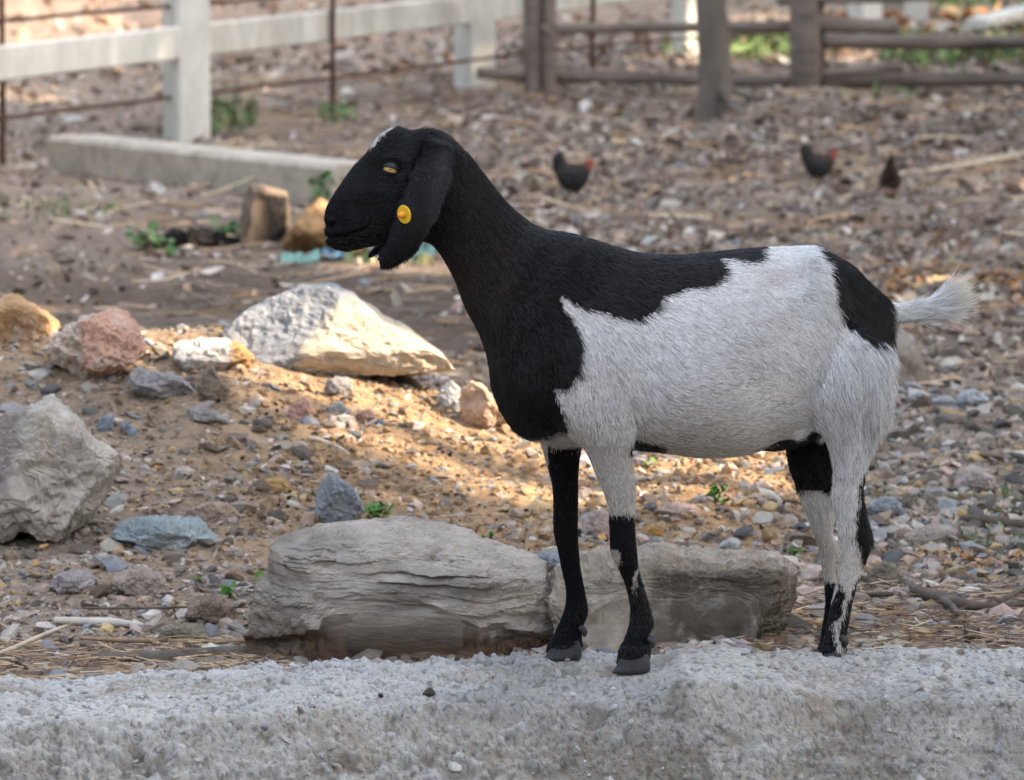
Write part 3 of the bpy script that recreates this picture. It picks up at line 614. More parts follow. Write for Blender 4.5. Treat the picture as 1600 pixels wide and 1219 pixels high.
# concrete kerb on the ground behind the head
a = G(112, 270); b = G(560, 322)
a = np.array(a); b = np.array(b); hgt = 0.155
d = (b-a)/np.linalg.norm(b-a)
Vv, Ff = box(a-[0, 0, 0.06]+[0, 0.12, 0], b-[0, 0, 0.06]+[0, 0.12, 0], 0.26, hgt+0.06, 0.018)
k = mesh('kerb_beam', Vv, Ff, M_kerb); at(k, V3(a)); tag(k, 'low dusty concrete beam lying on the ground left of the goat head', 'concrete beam')

# ------------------------------------------------------------------ log fence and tree
lf = empty('log_fence', V3(G(835, 152)), 'rustic fence of weathered grey logs behind the goat back', 'fence')
def log(name, x0, y0, x1, y1, Y, wpx, parent, mat=M_wood, mids=0, seed=1):
    n = 4; xs = np.linspace(x0, x1, n+1); ys = np.linspace(y0, y1, n+1)+np.array([0]+[random.uniform(-1.5, 1.5) for _ in range(n-1)]+[0])
    Yv = Y if np.ndim(Y) else np.full(n+1, Y); pts_ = [P(x, yy, Yk) for x, yy, Yk in zip(xs, ys, np.linspace(Yv[0], Yv[-1], n+1))]
    r = wpx/2/FPX*(np.mean(Yv)+7)
    Vv, Ff = tube(pts_, [r*random.uniform(0.88, 1.1) for _ in pts_], 12, 6, bump=0.18, seed=seed)
    return mesh(name, Vv, Ff, mat, parent=parent, smooth=True)
q1 = G(836, 152); q2 = G(1258, 152); Yf = q1[1]; Yf2 = Yf+0.2
def vpost(x, y0, wpx, parent, Y=None, top=-260, lean=0, seed=1, mat=M_wood):
    g = G(x, y0); Y = g[1] if Y is None else Y
    return log('post', x, y0+8, x+lean, top, Y, wpx, parent, mat, seed=seed)
vpost(834, 150, 32, lf, seed=2, lean=-4); vpost(858, 148, 20, lf, Y=Yf+0.12, seed=3, lean=4); vpost(1258, 160, 44, lf, seed=4, Y=Yf, lean=-6); vpost(1672, 165, 42, lf, seed=5, Y=Yf)
vpost(1280, 130, 16, lf, Y=Yf+0.25, seed=6, lean=5)
log('rail', 845, 46, 1235, 40, Yf+0.13, 16, lf, seed=7); log('rail', 745, 114, 1240, 128, Yf+0.16, 20, lf, seed=8)
log('rail', 850, 44, 860, 50, Yf+0.1, 14, lf, seed=17)
log('rail', 1240, 38, 1402, 40, Yf+0.2, 27, lf, seed=9); log('rail', 1285, 66, 1680, 64, Yf+0.14, 23, lf, seed=10); log('rail', 1280, 128, 1680, 124, Yf+0.16, 24, lf, seed=11)
log('rail', 1285, 118, 1412, 104, Yf+0.02, 16, lf, seed=12); log('rail', 1215, 3, 1480, -6, Yf+0.2, 12, lf, seed=13)
log('rail', 700, -18, 1250, -22, Yf+0.13, 15, lf, seed=14)
tg = G(1115, 186)
tr = empty('tree', V3(tg), 'slim grey tree trunk with exposed roots in front of the log fence', 'tree')
sc = (tg[1]+7)/FPX
pts_ = [tg+[0, 0, -0.08], tg+[0, 0, 0.05], tg+[0.0, 0, 0.25], tg+[-0.03, 0, 0.9], tg+[-0.02, 0.1, 2.0], tg+[0.1, 0.1, 3.4], tg+[0.3, 0, 4.8]]
Vv, Ff = tube(pts_, [34*sc, 29*sc, 25*sc, 23*sc, 21*sc, 17*sc, 8*sc], 20, 8, bump=0.14, seed=21); mesh('trunk', Vv, Ff, M_bark, parent=tr, smooth=True)
for (dx, dy_, w_) in ((0.22, -0.40, 0.022), (0.42, 0.05, 0.018)):
    e = tg+np.array([dx, dy_, 0]); e[2] = terrain(e[0], e[1])-0.02; mid = tg*0.55+e*0.45; mid[2] = terrain(mid[0], mid[1])+0.035
    Vv, Ff = tube([tg+[dx*0.12, dy_*0.12, 0.16], mid, e], [w_*1.2, w_*0.8, 0.01], 10, 6, bump=0.2, seed=5); mesh('root', Vv, Ff, M_bark, parent=tr, smooth=True)
for k in range(5):
    an = k*1.3; s0 = tg+np.array([0.15+0.02*k, 0.05, 3.0+0.35*k]); e = s0+np.array([math.cos(an)*1.1, math.sin(an)*1.1, 0.9]); Vv, Ff = tube([s0, (s0+e)/2+[0, 0, 0.15], e], [0.05, 0.035, 0.012], 8, 4); mesh('limb', Vv, Ff, M_bark, parent=tr, smooth=True)
n = 2600; cpts = tg+np.array([0.2, 0, 4.6])+RNG.normal(size=(n, 3))*[0.8, 0.8, 0.5]; keep = fbm(cpts*1.6, 2, 4) > -0.12
leaves('crown', cpts[keep], RNG.uniform(0.05, 0.10, keep.sum()), pal([(0.05, 0.09, 0.03), (0.07, 0.12, 0.035)], keep.sum()), mat=M_litter, tilt=1.2, parent=tr, kind=None)
# other things at the back
def white_post(x, y, h, wd, lab):
    g = np.array(G(x, y)); Vv, Ff = box(g+[-wd/2, 0, -0.05], g+[wd/2, 0, -0.05], wd, h, 0.012); o = mesh('marker_post', Vv, Ff, M_post); at(o, V3(g)); return tag(o, lab, 'post')
white_post(1432, 43, 0.34, 0.15, 'short white concrete post standing beyond the log rails')
g = np.array(G(1525, 52)); h_ = np.array(G(1610, 40))
Vv, Ff = box(g+[0, 0, 0.03], h_+[0, 0, 0.08], 0.16, 0.06, 0.008); o = mesh('plank', Vv, Ff, M_post); at(o, V3(g)); tag(o, 'whitish plank lying on the leaves beyond the log fence', 'plank')
g = [G(1395, 283), G(1450, 275), G(1520, 264), G(1600, 250), G(1700, 240)]
Vv, Ff = tube([np.array(q)+[0, 0, 0.02] for q in g], [0.010, 0.014, 0.016, 0.02, 0.02], 8, 5, bump=0.15); o = mesh('pole', Vv, Ff, M_straw, smooth=True); at(o, V3(g[0])); tag(o, 'long pale stick lying on the leaf litter at right', 'stick')
# stump, dark log and termite-earth heap
sg = np.array(G(412, 392))
st = empty('tree_stump', V3(sg), 'broken tree stump with a dark charred face near the concrete beam', 'tree stump')
def stump_col(W, q, cc):
    t = sstep(398, 404, PX(W)[0]+3*fbm(q*4, 2, 3))*(1-sstep(446, 452, PX(W)[0]))*sstep(296, 304, PX(W)[1]-0.15*(PX(W)[0]-400)); return cc+(np.array([0.015, 0.013, 0.012])-cc)*t[:, None]  # turns the front face nearly black below its top edge
o = rock('wood', None, [(376, 400), (374, 340), (378, 305), (390, 288), (412, 290), (448, 302), (452, 330), (448, 372), (452, 402)], MR_small, (0.23, 0.17, 0.125), sub=5, depth=0.11, basepx=(412, 388), seed=61, rough=0.05, boxy=0.15, edge=0.4, ncut=2, cuts=[(0.35, -0.9, 0, 0.6)], colf=stump_col, cat=None)
o.parent = st; o.location = Vector(o.location)-st.location
rock('earth_heap', 'orange heap of crumbled earth beside the charred stump', [(430, 412), (445, 375), (470, 335), (500, 318), (535, 345), (575, 385), (600, 412), (520, 420)], MR_small, (0.45, 0.26, 0.12), sub=5, depth=0.3, basepx=(500, 405), seed=62, rough=0.12, boxy=0.8, cat='earth heap')
rock('fallen_log', 'short black burnt log lying left of the stump', [(208, 400), (222, 380), (250, 370), (262, 356), (290, 362), (330, 358), (352, 366), (372, 368), (380, 384), (366, 400), (300, 404), (250, 404)], MR_small, (0.022, 0.018, 0.016), sub=5, depth=0.10, basepx=(300, 396), seed=71, rough=0.16, boxy=0.4, ncut=10, flatsh=True, cat='log')
M_blue = material('blue_plastic', base=(0.13, 0.28, 0.40), rough=0.4, var=0.2, bump=0.3); M_teal = material('teal_plastic', base=(0.15, 0.30, 0.26), rough=0.4, var=0.3, bump=0.3)
def crumple(x0, x1, y, lab, m, seed, h=0.03):
    a = np.array(G(x0, y)); b = np.array(G(x1, y)); nu, nv = 26, 8; r_ = np.random.default_rng(seed)
    uu, vv = np.meshgrid(np.linspace(0, 1, nu), np.linspace(-1, 1, nv), indexing='ij'); p = a+(b-a)*uu[..., None]; p = p+np.stack([0*uu, vv*0.07+0*uu, 0*uu], -1)
    p[..., 2] = terrain(p[..., 0], p[..., 1])+0.012+h*np.abs(fbm(p*22, 3, seed))*1.6*(1-vv**2*0.6)
    bot = p.copy(); bot[..., 2] -= 0.006
    F1 = [tuple(f) for f in grid_faces(nu, nv)]; N0 = nu*nv; F2 = [tuple(i+N0 for i in f[::-1]) for f in F1]
    o = mesh('plastic_bag', np.concatenate([p.reshape(-1, 3), bot.reshape(-1, 3)]), F1+F2, m, smooth=False); at(o, V3(a)); tag(o, lab, 'plastic bag')
crumple(505, 545, 408, 'crumpled blue plastic bag on the soil under the goat muzzle', M_blue, 3, 0.05)
crumple(440, 500, 410, 'crumpled teal plastic bag left of the blue one', M_teal, 4)
crumple(560, 600, 406, 'crumpled pale blue plastic bag right of the muzzle', M_blue, 5)
crumple(640, 680, 407, 'crumpled teal plastic scrap showing between ear and throat', M_teal, 6)
crumple(652, 668, 402, 'small blue plastic scrap showing between ear and throat', M_blue, 7)

# ------------------------------------------------------------------ twigs, straw, seedlings
def stick(name, lab, px, rad, mat=M_twig, cat='twig', lift=0.006, bump=0.2, group=None, side=()):
    pts_ = []
    for (x, yv) in px:
        g = np.array(G(x, yv)); pts_.append(g+[0, 0, lift])
    Vv, Ff = tube(pts_, rad, 9, 6, bump=bump, seed=int(px[0][0]) % 50)
    parts = [(Vv, Ff)]
    for sp, sr in side:
        parts.append(tube([np.array(G(x, yv))+[0, 0, lift+0.004] for x, yv in sp], sr, 8, 5, bump=bump))
    Vv, Ff = join(parts); o = mesh(name, Vv, Ff, mat, smooth=True); at(o, V3(pts_[0])); return tag(o, lab, cat, group)
stick('branch', 'dark forked branch lying on the ground right of the hind hooves', [(1416, 922), (1432, 936), (1470, 948), (1500, 958), (1540, 962), (1610, 958), (1680, 960)], [0.006, 0.010, 0.011, 0.011, 0.008, 0.006, 0.005], lift=0.016, cat='branch',
      side=[([(1470, 952), (1488, 966), (1496, 978)], [0.008, 0.006, 0.005]), ([(1560, 958), (1584, 945), (1612, 925)], [0.005, 0.005, 0.004])])
stick('branch', 'straight dark stick on the gravel at the right edge', [(1500, 820), (1540, 823), (1580, 829), (1650, 832)], [0.006, 0.009, 0.010, 0.010], cat='branch', lift=0.014)
stick('branch', 'thick grey peeled branch lying behind the wall at left', [(150, 1035), (200, 1036), (260, 1034), (330, 1030), (420, 1028)], [0.006, 0.011, 0.012, 0.012, 0.012], mat=M_bark, cat='branch', lift=0.008)
stick('straw', 'long pale cane slanting up from the left edge', [(-30, 1046), (20, 1028), (60, 1010), (104, 992)], [0.0042, 0.0042, 0.004, 0.003], mat=M_straw, lift=0.016, bump=0, cat='straw')
stick('straw', 'long tan cane lying level behind the thick grey branch', [(125, 1008), (200, 1011), (300, 1013), (410, 1013)], [0.003, 0.004, 0.004, 0.004], mat=material('tan_cane', base=(0.30, 0.20, 0.12), var=0.3), lift=0.012, bump=0, cat='straw')
stick('straw', 'flat white strip of wood among the straw at left', [(84, 978), (130, 980), (180, 982), (224, 986)], [0.006, 0.008, 0.008, 0.004], mat=material('bleached_wood', base=(0.50, 0.46, 0.41), var=0.25), lift=0.010, cat='wood strip')
stick('twig', 'thin dark twig across the white strip of wood', [(130, 968), (200, 968), (300, 966)], [0.002, 0.0025, 0.002], lift=0.02)
stick('twig', 'bent twig lying on the soil below the pale boulder', [(482, 690), (500, 694), (530, 706), (545, 716)], [0.004, 0.005, 0.004, 0.003], mat=M_straw, lift=0.008)
stick('twig', 'faint brown stick right of the hind hooves', [(1340, 935), (1400, 936), (1440, 938)], [0.004, 0.005, 0.004], lift=0.008)
stick('twig', 'dark stick on the soil behind the forked branch', [(1345, 956), (1400, 954), (1450, 957)], [0.004, 0.006, 0.004], lift=0.008)
# pine needles and straw bits behind the wall
def straws(name, n, xr, yr, cols, L=(0.02, 0.08), r=0.0009):
    parts = []; X = RNG.uniform(*xr, n); Y = RNG.uniform(*yr, n); keep = Y > back_Y(X)+0.02; X = X[keep]; Y = Y[keep]; n = len(X)
    a = RNG.normal(0, 0.55, n); l = RNG.uniform(*L, n)/2; z = terrain(X, Y)+RNG.uniform(0.003, 0.014, n); b = RNG.normal(0, 0.12, n)
    d0 = np.stack([np.cos(a), np.sin(a), b], -1)*l[:, None]; c = np.column_stack([X, Y, z]); s = np.stack([-np.sin(a)*r, np.cos(a)*r, 0*a], -1); up = np.array([0, 0, r])
    bend = np.stack([-np.sin(a), np.cos(a), 0*a+0.4], -1)*(RNG.normal(0, 0.14, n)*l)[:, None]
    Vs = np.stack([c-d0+s, c-d0-s, c-d0+up*1.5, c+bend+s, c+bend-s, c+bend+up*1.5, c+d0+s, c+d0-s, c+d0+up*1.5], 1)
    f = np.array([[0, 1, 4, 3], [1, 2, 5, 4], [2, 0, 3, 5], [3, 4, 7, 6], [4, 5, 8, 7], [5, 3, 6, 8]])
    F = (f[None]+(np.arange(n)*9)[:, None, None]).reshape(-1, 4); o = mesh(name, Vs.reshape(-1, 3), F, M_litter, cols=np.repeat(pal(cols, n, 0.2), 9, 0)); tag(o, kind='stuff')
SC = [(0.42, 0.30, 0.19), (0.33, 0.22, 0.13), (0.24, 0.15, 0.09), (0.50, 0.40, 0.28), (0.12, 0.08, 0.06)]
straws('dry_straw', 700, (-0.95, -0.35), (0.16, 0.55), SC)
straws('pine_needles', 1100, (0.35, 1.0), (0.1, 1.1), SC[1:]+[(0.14, 0.10, 0.08)], L=(0.02, 0.09))
straws('straw_bits', 500, (-0.4, 0.6), (0.6, 2.2), SC, L=(0.01, 0.05))
straws('twig_litter', 900, (-1.2, 1.6), (3.5, 9), SC+[(0.2, 0.16, 0.13)]*3, L=(0.05, 0.25), r=0.003)
straws('twig_litter', 900, (-1.5, 2.8), (9, 18), SC+[(0.2, 0.16, 0.13)]*3, L=(0.1, 0.5), r=0.005)
def sprig(x, yv, lab, n, size, h, spread, group=None, cat='plant'):
    g = np.array(G(x, yv)); o = empty('seedling', V3(g), lab, cat, group)
    lp = []; parts = []
    for k in range(n):
        an = RNG.uniform(0, 6.28); rr = RNG.uniform(0.2, 1)*spread; tip = g+np.array([math.cos(an)*rr, math.sin(an)*rr*0.7, h*RNG.uniform(0.4, 1.0)]); parts.append(tube([g, (g+tip)/2+[0, 0, h*0.15], tip], [0.0012, 0.001, 0.0006], 5, 3)); lp.append(tip)
    Vv, Ff = join(parts); mesh('stem', Vv, Ff, M_leaf, parent=o)
    lp = np.array(lp); L_ = leaves('leaf', np.concatenate([lp, lp+RNG.normal(0, size*0.6, lp.shape)]), RNG.uniform(0.7, 1.2, 2*n)*size, pal([(0.065, 0.155, 0.03), (0.09, 0.20, 0.045)] if yv > 520 else [(0.12, 0.20, 0.08), (0.16, 0.25, 0.11)], 2*n), tilt=0.6, asp=(0.55, 0.8), parent=o, kind=None)
for (x, yv, lab, n, s, h, sp) in [
    (360, 935, 'bright green seedling left of the layered boulder', 5, 0.010, 0.02, 0.010), (405, 925, 'small two leaved seedling touching the left end of the layered boulder', 2, 0.010, 0.02, 0.014), (310, 915, 'tiny seedling in the gravel between striped stone and bright seedling', 2, 0.006, 0.01, 0.01),
    (352, 578, 'green weed growing between white quartz and pale boulder', 7, 0.012, 0.03, 0.02), (590, 822, 'dark green leafy weed right of the blue grey wedge', 12, 0.011, 0.045, 0.03), (760, 850, 'small weed behind the right end of the layered boulder', 3, 0.008, 0.02, 0.012), (690, 838, 'small weed peeping over the layered boulder', 2, 0.007, 0.012, 0.01),
    (1118, 790, 'leafy weed in the gravel below the belly', 10, 0.011, 0.035, 0.025), (1240, 872, 'low green weed at the right end of the squared block', 5, 0.008, 0.02, 0.02), (1010, 735, 'tiny weed right behind the near front leg', 2, 0.008, 0.015, 0.01), (455, 300, 'blurred pale weed growing against the concrete beam', 9, 0.03, 0.13, 0.07), (505, 340, 'blurred weed growing behind the orange earth heap', 9, 0.03, 0.15, 0.07),
    (222, 388, 'round green weed left of the burnt log', 8, 0.025, 0.06, 0.05), (270, 408, 'green weed in front of the burnt log', 8, 0.022, 0.05, 0.05), (360, 382, 'green weed between burnt log and stump', 7, 0.025, 0.06, 0.04), (1420, 790, 'small weed right of the hock', 4, 0.010, 0.02, 0.015)]:
    sprig(x, yv, lab, n, s, h, sp)

# ------------------------------------------------------------------ chickens
def loft(K, sub=5, n=24, closed=True):
    """K rows: Tx,Ty,Bx,By (pixels), cy (metres), w (half width, m), k (narrower at top), bow"""
    A = cr(K, sub); th = np.arange(n)/n*2*np.pi; V = []
    for r in A:
        T = P(r[0], r[1], r[4]); B = P(r[2], r[3], r[4]); c = (T+B)/2; a = (T-B)/2
        ct, st = np.cos(th), np.sin(th)
        V.append(c+ct[:, None]*a+np.stack([0*st, st*r[5]*(1-r[6]*ct)-r[7]*(1-ct**2), 0*st], -1))
    m = len(V); V = np.concatenate(V); F = [tuple(f) for f in grid_faces(m, n, True)]+[tuple(range(n))[::-1], tuple(range((m-1)*n, m*n))]
    return V, F
def remeshed(name, parts, voxel, smooth_it=6, shrink=0.0):
    Vv, Ff = join(parts); me = bpy.data.meshes.new(name); me.from_pydata([tuple(v) for v in Vv], [], Ff); me.update()
    o = bpy.data.objects.new(name, me); C.objects.link(o)
    import bmesh
    b = bmesh.new(); b.from_mesh(me); bmesh.ops.recalc_face_normals(b, faces=b.faces); b.to_mesh(me); b.free()
    md = o.modifiers.new('r', 'REMESH'); md.mode = 'VOXEL'; md.voxel_size = voxel; md.adaptivity = 0
    ms = o.modifiers.new('s', 'SMOOTH'); ms.factor = 0.5; ms.iterations = smooth_it
    dg = bpy.context.evaluated_depsgraph_get(); ev = o.evaluated_get(dg); m2 = bpy.data.meshes.new_from_object(ev)
    C.objects.unlink(o); bpy.data.objects.remove(o)
    n = len(m2.vertices); co = np.empty(n*3); m2.vertices.foreach_get('co', co)
    m2.calc_loop_triangles(); T = np.empty(len(m2.loop_triangles)*3, np.int32); m2.loop_triangles.foreach_get('vertices', T)
    Q = np.array([list(p_.vertices) for p_ in m2.polygons if len(p_.vertices) == 4])
    co = co.reshape(-1, 3); T = T.reshape(-1, 3); bpy.data.meshes.remove(m2)
    if len(Q)*2 != len(T): Q = T
    return co, Q, T
def vnormals(V, T):
    n = np.cross(V[T[:, 1]]-V[T[:, 0]], V[T[:, 2]]-V[T[:, 0]]); N = np.zeros_like(V)
    for k in range(3): np.add.at(N, T[:, k], n)
    return N/(np.linalg.norm(N, axis=1)[:, None]+1e-12)
M_feather = material('feather', use_col=True, var=0.3, scale=60, bump=0.6, bscale=90, rough=0.7, spec=0.3)
def chicken(x, y, s, lab, flip=1, colors=((0.018, 0.016, 0.016), (0.026, 0.016, 0.013), (0.28, 0.07, 0.04)), rear=False):
    """x, y: feet in the photo; s: pixel scale"""
    g = np.array(G(x, y)); Y = g[1]; o = empty('chicken', V3(g), lab, 'chicken')
    def q(u, v): return (x+flip*u*s, y-v*s)
    def row(u0, v0, u1, v1, w_, off=0.0, k=0.1): a = q(u0, v0); b = q(u1, v1); return (*a, *b, Y+off, w_*s/FPX*(Y+7), k, 0)
    if not rear:
        body = [row(-27, 42, -25, 34, 3), row(-22, 52, -20, 22, 10), row(-10, 57, -10, 12, 15), row(4, 57, 5, 9, 16), row(14, 56, 18, 14, 14), row(20, 57, 27, 26, 10), row(24, 57, 31, 38, 6.5), row(28, 58, 34, 45, 5.5), row(33, 57, 35, 49, 4.5), row(37, 54, 37, 51, 2)]
        tail = [row(-4, 54, -22, 24, 7), row(-9, 64, -29, 42, 6), row(-14, 72, -33, 56, 5), row(-20, 77, -32, 68, 3)]
    else:
        body = [row(-10, 14, 12, 12, 8), row(-15, 24, 17, 22, 12), row(-12, 36, 14, 36, 11, -0.02), row(-6, 48, 9, 48, 6, -0.05), row(-1, 58, 6, 58, 3, -0.07), row(1, 66, 4, 66, 1.2, -0.08)]
        tail = [row(-8, 30, 10, 30, 5, -0.05), row(-4, 50, 6, 50, 3, -0.09), row(0, 64, 4, 64, 1, -0.1)]
    Vb, Q, T = remeshed('c', [loft(body, 4, 14), loft(tail, 4, 10)], 0.0045, 4)
    xx, yy = PX(Vb); un = (xx-x)/s*flip; vn = (y-yy)/s
    cc = np.tile(colors[0], (len(Vb), 1)).astype(float)
    if not rear: t = sstep(42, 48, vn+3*fbm(Vb*40, 2, 3))*sstep(-16, 8, un); cc = cc+(np.array(colors[1])-cc)*t[:, None]; t = sstep(25, 30, un)*sstep(42, 46, vn); cc = cc+(np.array(colors[2])-cc)*t[:, None]
    else: cc = cc*(1+0.3*fbm(Vb*60, 3, 2))[:, None]
    cc = cc*(1+0.9*np.clip(fbm(Vb*[45, 45, 70], 3, 22), -0.5, 1))[:, None]
    mesh('body', Vb, Q, M_feather, parent=o, smooth=True, cols=cc)
    M_comb = bpy.data.materials.get('comb') or material('comb', base=(0.5, 0.04, 0.03), rough=0.5, var=0.2, bump=0)
    M_leg = bpy.data.materials.get('chicken_leg') or material('chicken_leg', base=(0.30, 0.2, 0.1), var=0.2, bump=0)
    if not rear:
        Vv, Ff = loft([row(27, 57, 35, 55, 0.8), row(28, 62, 35, 60, 0.9), row(29, 64, 33, 64, 0.5)], 3, 8); mesh('comb', Vv, Ff, M_comb, parent=o)
        Vv, Ff = loft([row(36, 55, 36, 50, 1.4), row(43, 51, 42, 50, 0.4)], 2, 6); mesh('beak', Vv, Ff, M_leg, parent=o)
    for sy in (-1, 1):
        k = s/FPX*(Y+7); a = P(*q(0 if not rear else 1+4*sy, 18), Y+0.03*sy*(0.6)); b = P(*q(3 if not rear else 1+5*sy, 1), Y+0.02*sy)
        parts = [tube([a, (a+b)/2+[-0.006*flip, 0, 0], b], [2.2*k, 1.3*k, 1.2*k], 7, 3)]
        for an in (-0.5, 0, 0.5): parts.append(tube([b, b+np.array([math.cos(an)*flip, math.sin(an), -0.1])*8*k], [1.2*k, 0.5*k], 6, 2))
        Vv, Ff = join(parts); mesh('leg', Vv, Ff, M_leg, parent=o)
chicken(893, 309, 0.95, 'black young chicken with reddish neck walking right behind the goat neck')
chicken(1277, 287, 0.84, 'black and rust young chicken above the goat back', colors=((0.018, 0.016, 0.016), (0.04, 0.018, 0.013), (0.22, 0.05, 0.03)))
chicken(1390, 310, 1.12, 'grey brown hen seen from behind left of the long pale stick', colors=((0.05, 0.034, 0.024),)*3, rear=True)

# ------------------------------------------------------------------ the goat
def Y0(x): return 0.12*(np.asarray(x, float)-950)/400*(np.asarray(x) > 950) + 0.05*(np.asarray(x, float)-950)/400*(np.asarray(x) <= 950)
def R(T, B, cy, w_, k=0.0, bow=0.0):
    mx = (T[0]+B[0])/2; return (T[0], T[1], B[0], B[1], float(Y0(mx))+cy, w_, k, bow)
trunk = [R((505, 334), (507, 368), 0, .010), R((508, 322), (509, 381), 0, .020), R((515, 309), (520, 391), 0, .0255, -.05), R((530, 286), (540, 396), 0, .027, -.05), R((549, 260), (566, 391), 0, .032, .05), R((570, 238), (590, 386), 0, .041, -.05),
 R((592, 210), (615, 383), 0, .049, -.08), R((615, 197), (640, 380), 0, .050, 0), R((640, 203), (660, 380), 0, .046, .0), R((668, 200), (671, 384), 0, .045, 0), R((693, 207), (680, 392), 0, .045), R((728, 233), (695, 414), 0, .046), R((750, 259), (709, 441), 0, .048),
 R((785, 304), (725, 481), 0, .054), R((817, 336), (746, 521), 0, .064), R((850, 355), (760, 562), 0, .080), R((888, 362), (767, 605), 0, .098), R((922, 371), (785, 652), 0, .108, .2), R((952, 380), (815, 684), 0, .112, .25), R((985, 389), (880, 697), 0, .118, .22),
 R((1017, 395), (960, 703), 0, .128, .2), R((1061, 396), (1034, 709), 0, .140, .2), R((1100, 393), (1086, 716), 0, .150, .2), R((1138, 389), (1131, 716), 0, .150, .18), R((1170, 386), (1167, 711), 0, .143, .15), R((1205, 384), (1208, 698), 0, .130, .1),
 R((1241, 383), (1250, 682), 0, .118, .05), R((1274, 384), (1295, 662), 0, .106), R((1300, 395), (1335, 635), 0, .096), R((1328, 411), (1366, 605), 0, .085), R((1354, 435), (1386, 572), 0, .068), R((1382, 464), (1395, 535), 0, .042), R((1392, 480), (1396, 515), 0, .02)]
def H(L_, R_, cy, w_, k=0.0): return R(L_, R_, cy, w_, k)
nf = [H((862, 460), (968, 478), -.066, .030), H((800, 545), (985, 540), -.078, .034), H((800, 610), (992, 605), -.084, .038), H((850, 655), (996, 655), -.084, .038), H((890, 685), (994, 690), -.083, .034), H((912, 706), (991, 708), -.081, .030), H((928, 741), (994, 748), -.080, .025), H((945, 784), (995, 790), -.079, .021),
      H((949, 820), (995, 820), -.078, .020), H((950, 850), (997, 850), -.078, .021), H((953, 872), (999, 872), -.078, .020), H((965, 893), (1002, 893), -.078, .016), H((976, 921), (1012, 927), -.078, .014), H((982, 950), (1019, 950), -.078, .015), H((981, 972), (1023, 974), -.078, .018), H((975, 992), (1016, 995), -.078, .017), H((968, 1012), (1017, 1010), -.078, .020), H((963, 1030), (1017, 1024), -.078, .0215), H((964, 1038), (1014, 1030), -.078, .018)]
ff = [H((800, 610), (950, 605), .080, .036), H((830, 655), (930, 655), .080, .034), H((843, 694), (912, 700), .078, .029), H((852, 730), (907, 735), .078, .024), H((861, 766), (906, 784), .078, .021), H((862, 828), (906, 832), .078, .020), H((868, 857), (907, 857), .078, .019), H((875, 893), (911, 893), .078, .015), H((882, 929), (918, 929), .078, .014),
      H((877, 958), (922, 956), .078, .018), H((865, 985), (914, 980), .078, .017), H((857, 1003), (912, 998), .078, .020), H((852, 1016), (911, 1009), .078, .0215), H((855, 1023), (908, 1014), .078, .018)]
nh = [H((1290, 430), (1340, 445), -.035, .012), H((1262, 500), (1365, 512), -.056, .036), H((1244, 560), (1392, 555), -.070, .044), H((1246, 615), (1390, 612), -.076, .046), H((1262, 655), (1386, 648), -.077, .040), H((1288, 690), (1368, 685), -.075, .032), H((1300, 730), (1355, 735), -.071, .026), H((1298, 770), (1352, 770), -.068, .021),
      H((1304, 808), (1358, 808), -.066, .018), H((1308, 841), (1367, 841), -.066, .017), H((1309, 864), (1362, 862), -.066, .0165), H((1306, 894), (1350, 894), -.066, .0145), H((1301, 921), (1340, 921), -.066, .014), H((1295, 950), (1332, 955), -.066, .015), H((1288, 985), (1326, 985), -.066, .018), H((1281, 1010), (1322, 1011), -.066, .018), H((1278, 1030), (1320, 1030), -.066, .019)]
fh = [H((1245, 560), (1370, 560), .060, .040), H((1235, 620), (1370, 620), .066, .042), H((1226, 690), (1338, 690), .067, .036), H((1228, 719), (1324, 719), .067, .032), H((1237, 750), (1316, 750), .067, .027), H((1247, 780), (1312, 784), .066, .022), H((1265, 826), (1304, 832), .066, .019), H((1275, 856), (1316, 858), .066, .017),
      H((1281, 885), (1308, 885), .066, .0145), H((1286, 921), (1310, 921), .066, .014), H((1286, 955), (1312, 958), .066, .015), H((1281, 985), (1314, 985), .066, .017), H((1278, 1012), (1314, 1012), .066, .018), H((1276, 1022), (1316, 1022), .066, .019)]
ear_n = [R((662, 214), (706, 226), -.034, .014), R((651, 234), (712, 248), -.047, .010, 0, .004), R((643, 258), (707, 278), -.058, .0075, 0, .008), R((632, 288), (698, 306), -.064, .006, 0, .010), R((619, 318), (688, 334), -.067, .0055, 0, .010), R((609, 350), (676, 358), -.068, .0055, 0, .010), R((598, 378), (663, 382), -.066, .0055, 0, .008), R((588, 398), (649, 400), -.063, .005, 0, .006), R((587, 413), (628, 416), -.060, .005, 0, .003), R((592, 423), (606, 424), -.058, .004)]
ear_f = [R((660, 214), (706, 226), .034, .014), R((648, 240), (702, 256), .050, .010), R((632, 290), (688, 306), .060, .008), R((608, 340), (660, 352), .062, .008), R((590, 370), (632, 380), .058, .008), R((578, 388), (606, 390), .052, .008), R((571, 399), (588, 402), .048, .007), R((572, 406), (577, 407), .048, .005)]
tail = [R((1380, 468), (1390, 520), 0, .022), R((1400, 472), (1403, 508), 0, .015), R((1425, 474), (1427, 500), 0, .011), R((1450, 472), (1453, 494), 0, .009), R((1468, 466), (1474, 484), 0, .007), R((1476, 464), (1481, 474), 0, .004)]
udder = [R((1200, 650), (1160, 700), 0, .03), R((1225, 640), (1195, 706), 0, .055), R((1260, 640), (1240, 700), 0, .06), R((1300, 640), (1290, 680), 0, .04)]
hip = [R((1230, 420), (1250, 520), -.045, .045), R((1290, 400), (1300, 560), -.052, .052), R((1350, 470), (1350, 570), -.036, .040)]
hipf = [R((1230, 420), (1250, 520), .045, .045), R((1290, 400), (1300, 560), .052, .052), R((1350, 450), (1350, 570), .040, .045)]
poll = [R((655, 203), (670, 240), 0, .03), R((690, 200), (690, 250), 0, .035), R((715, 218), (700, 260), 0, .03)]
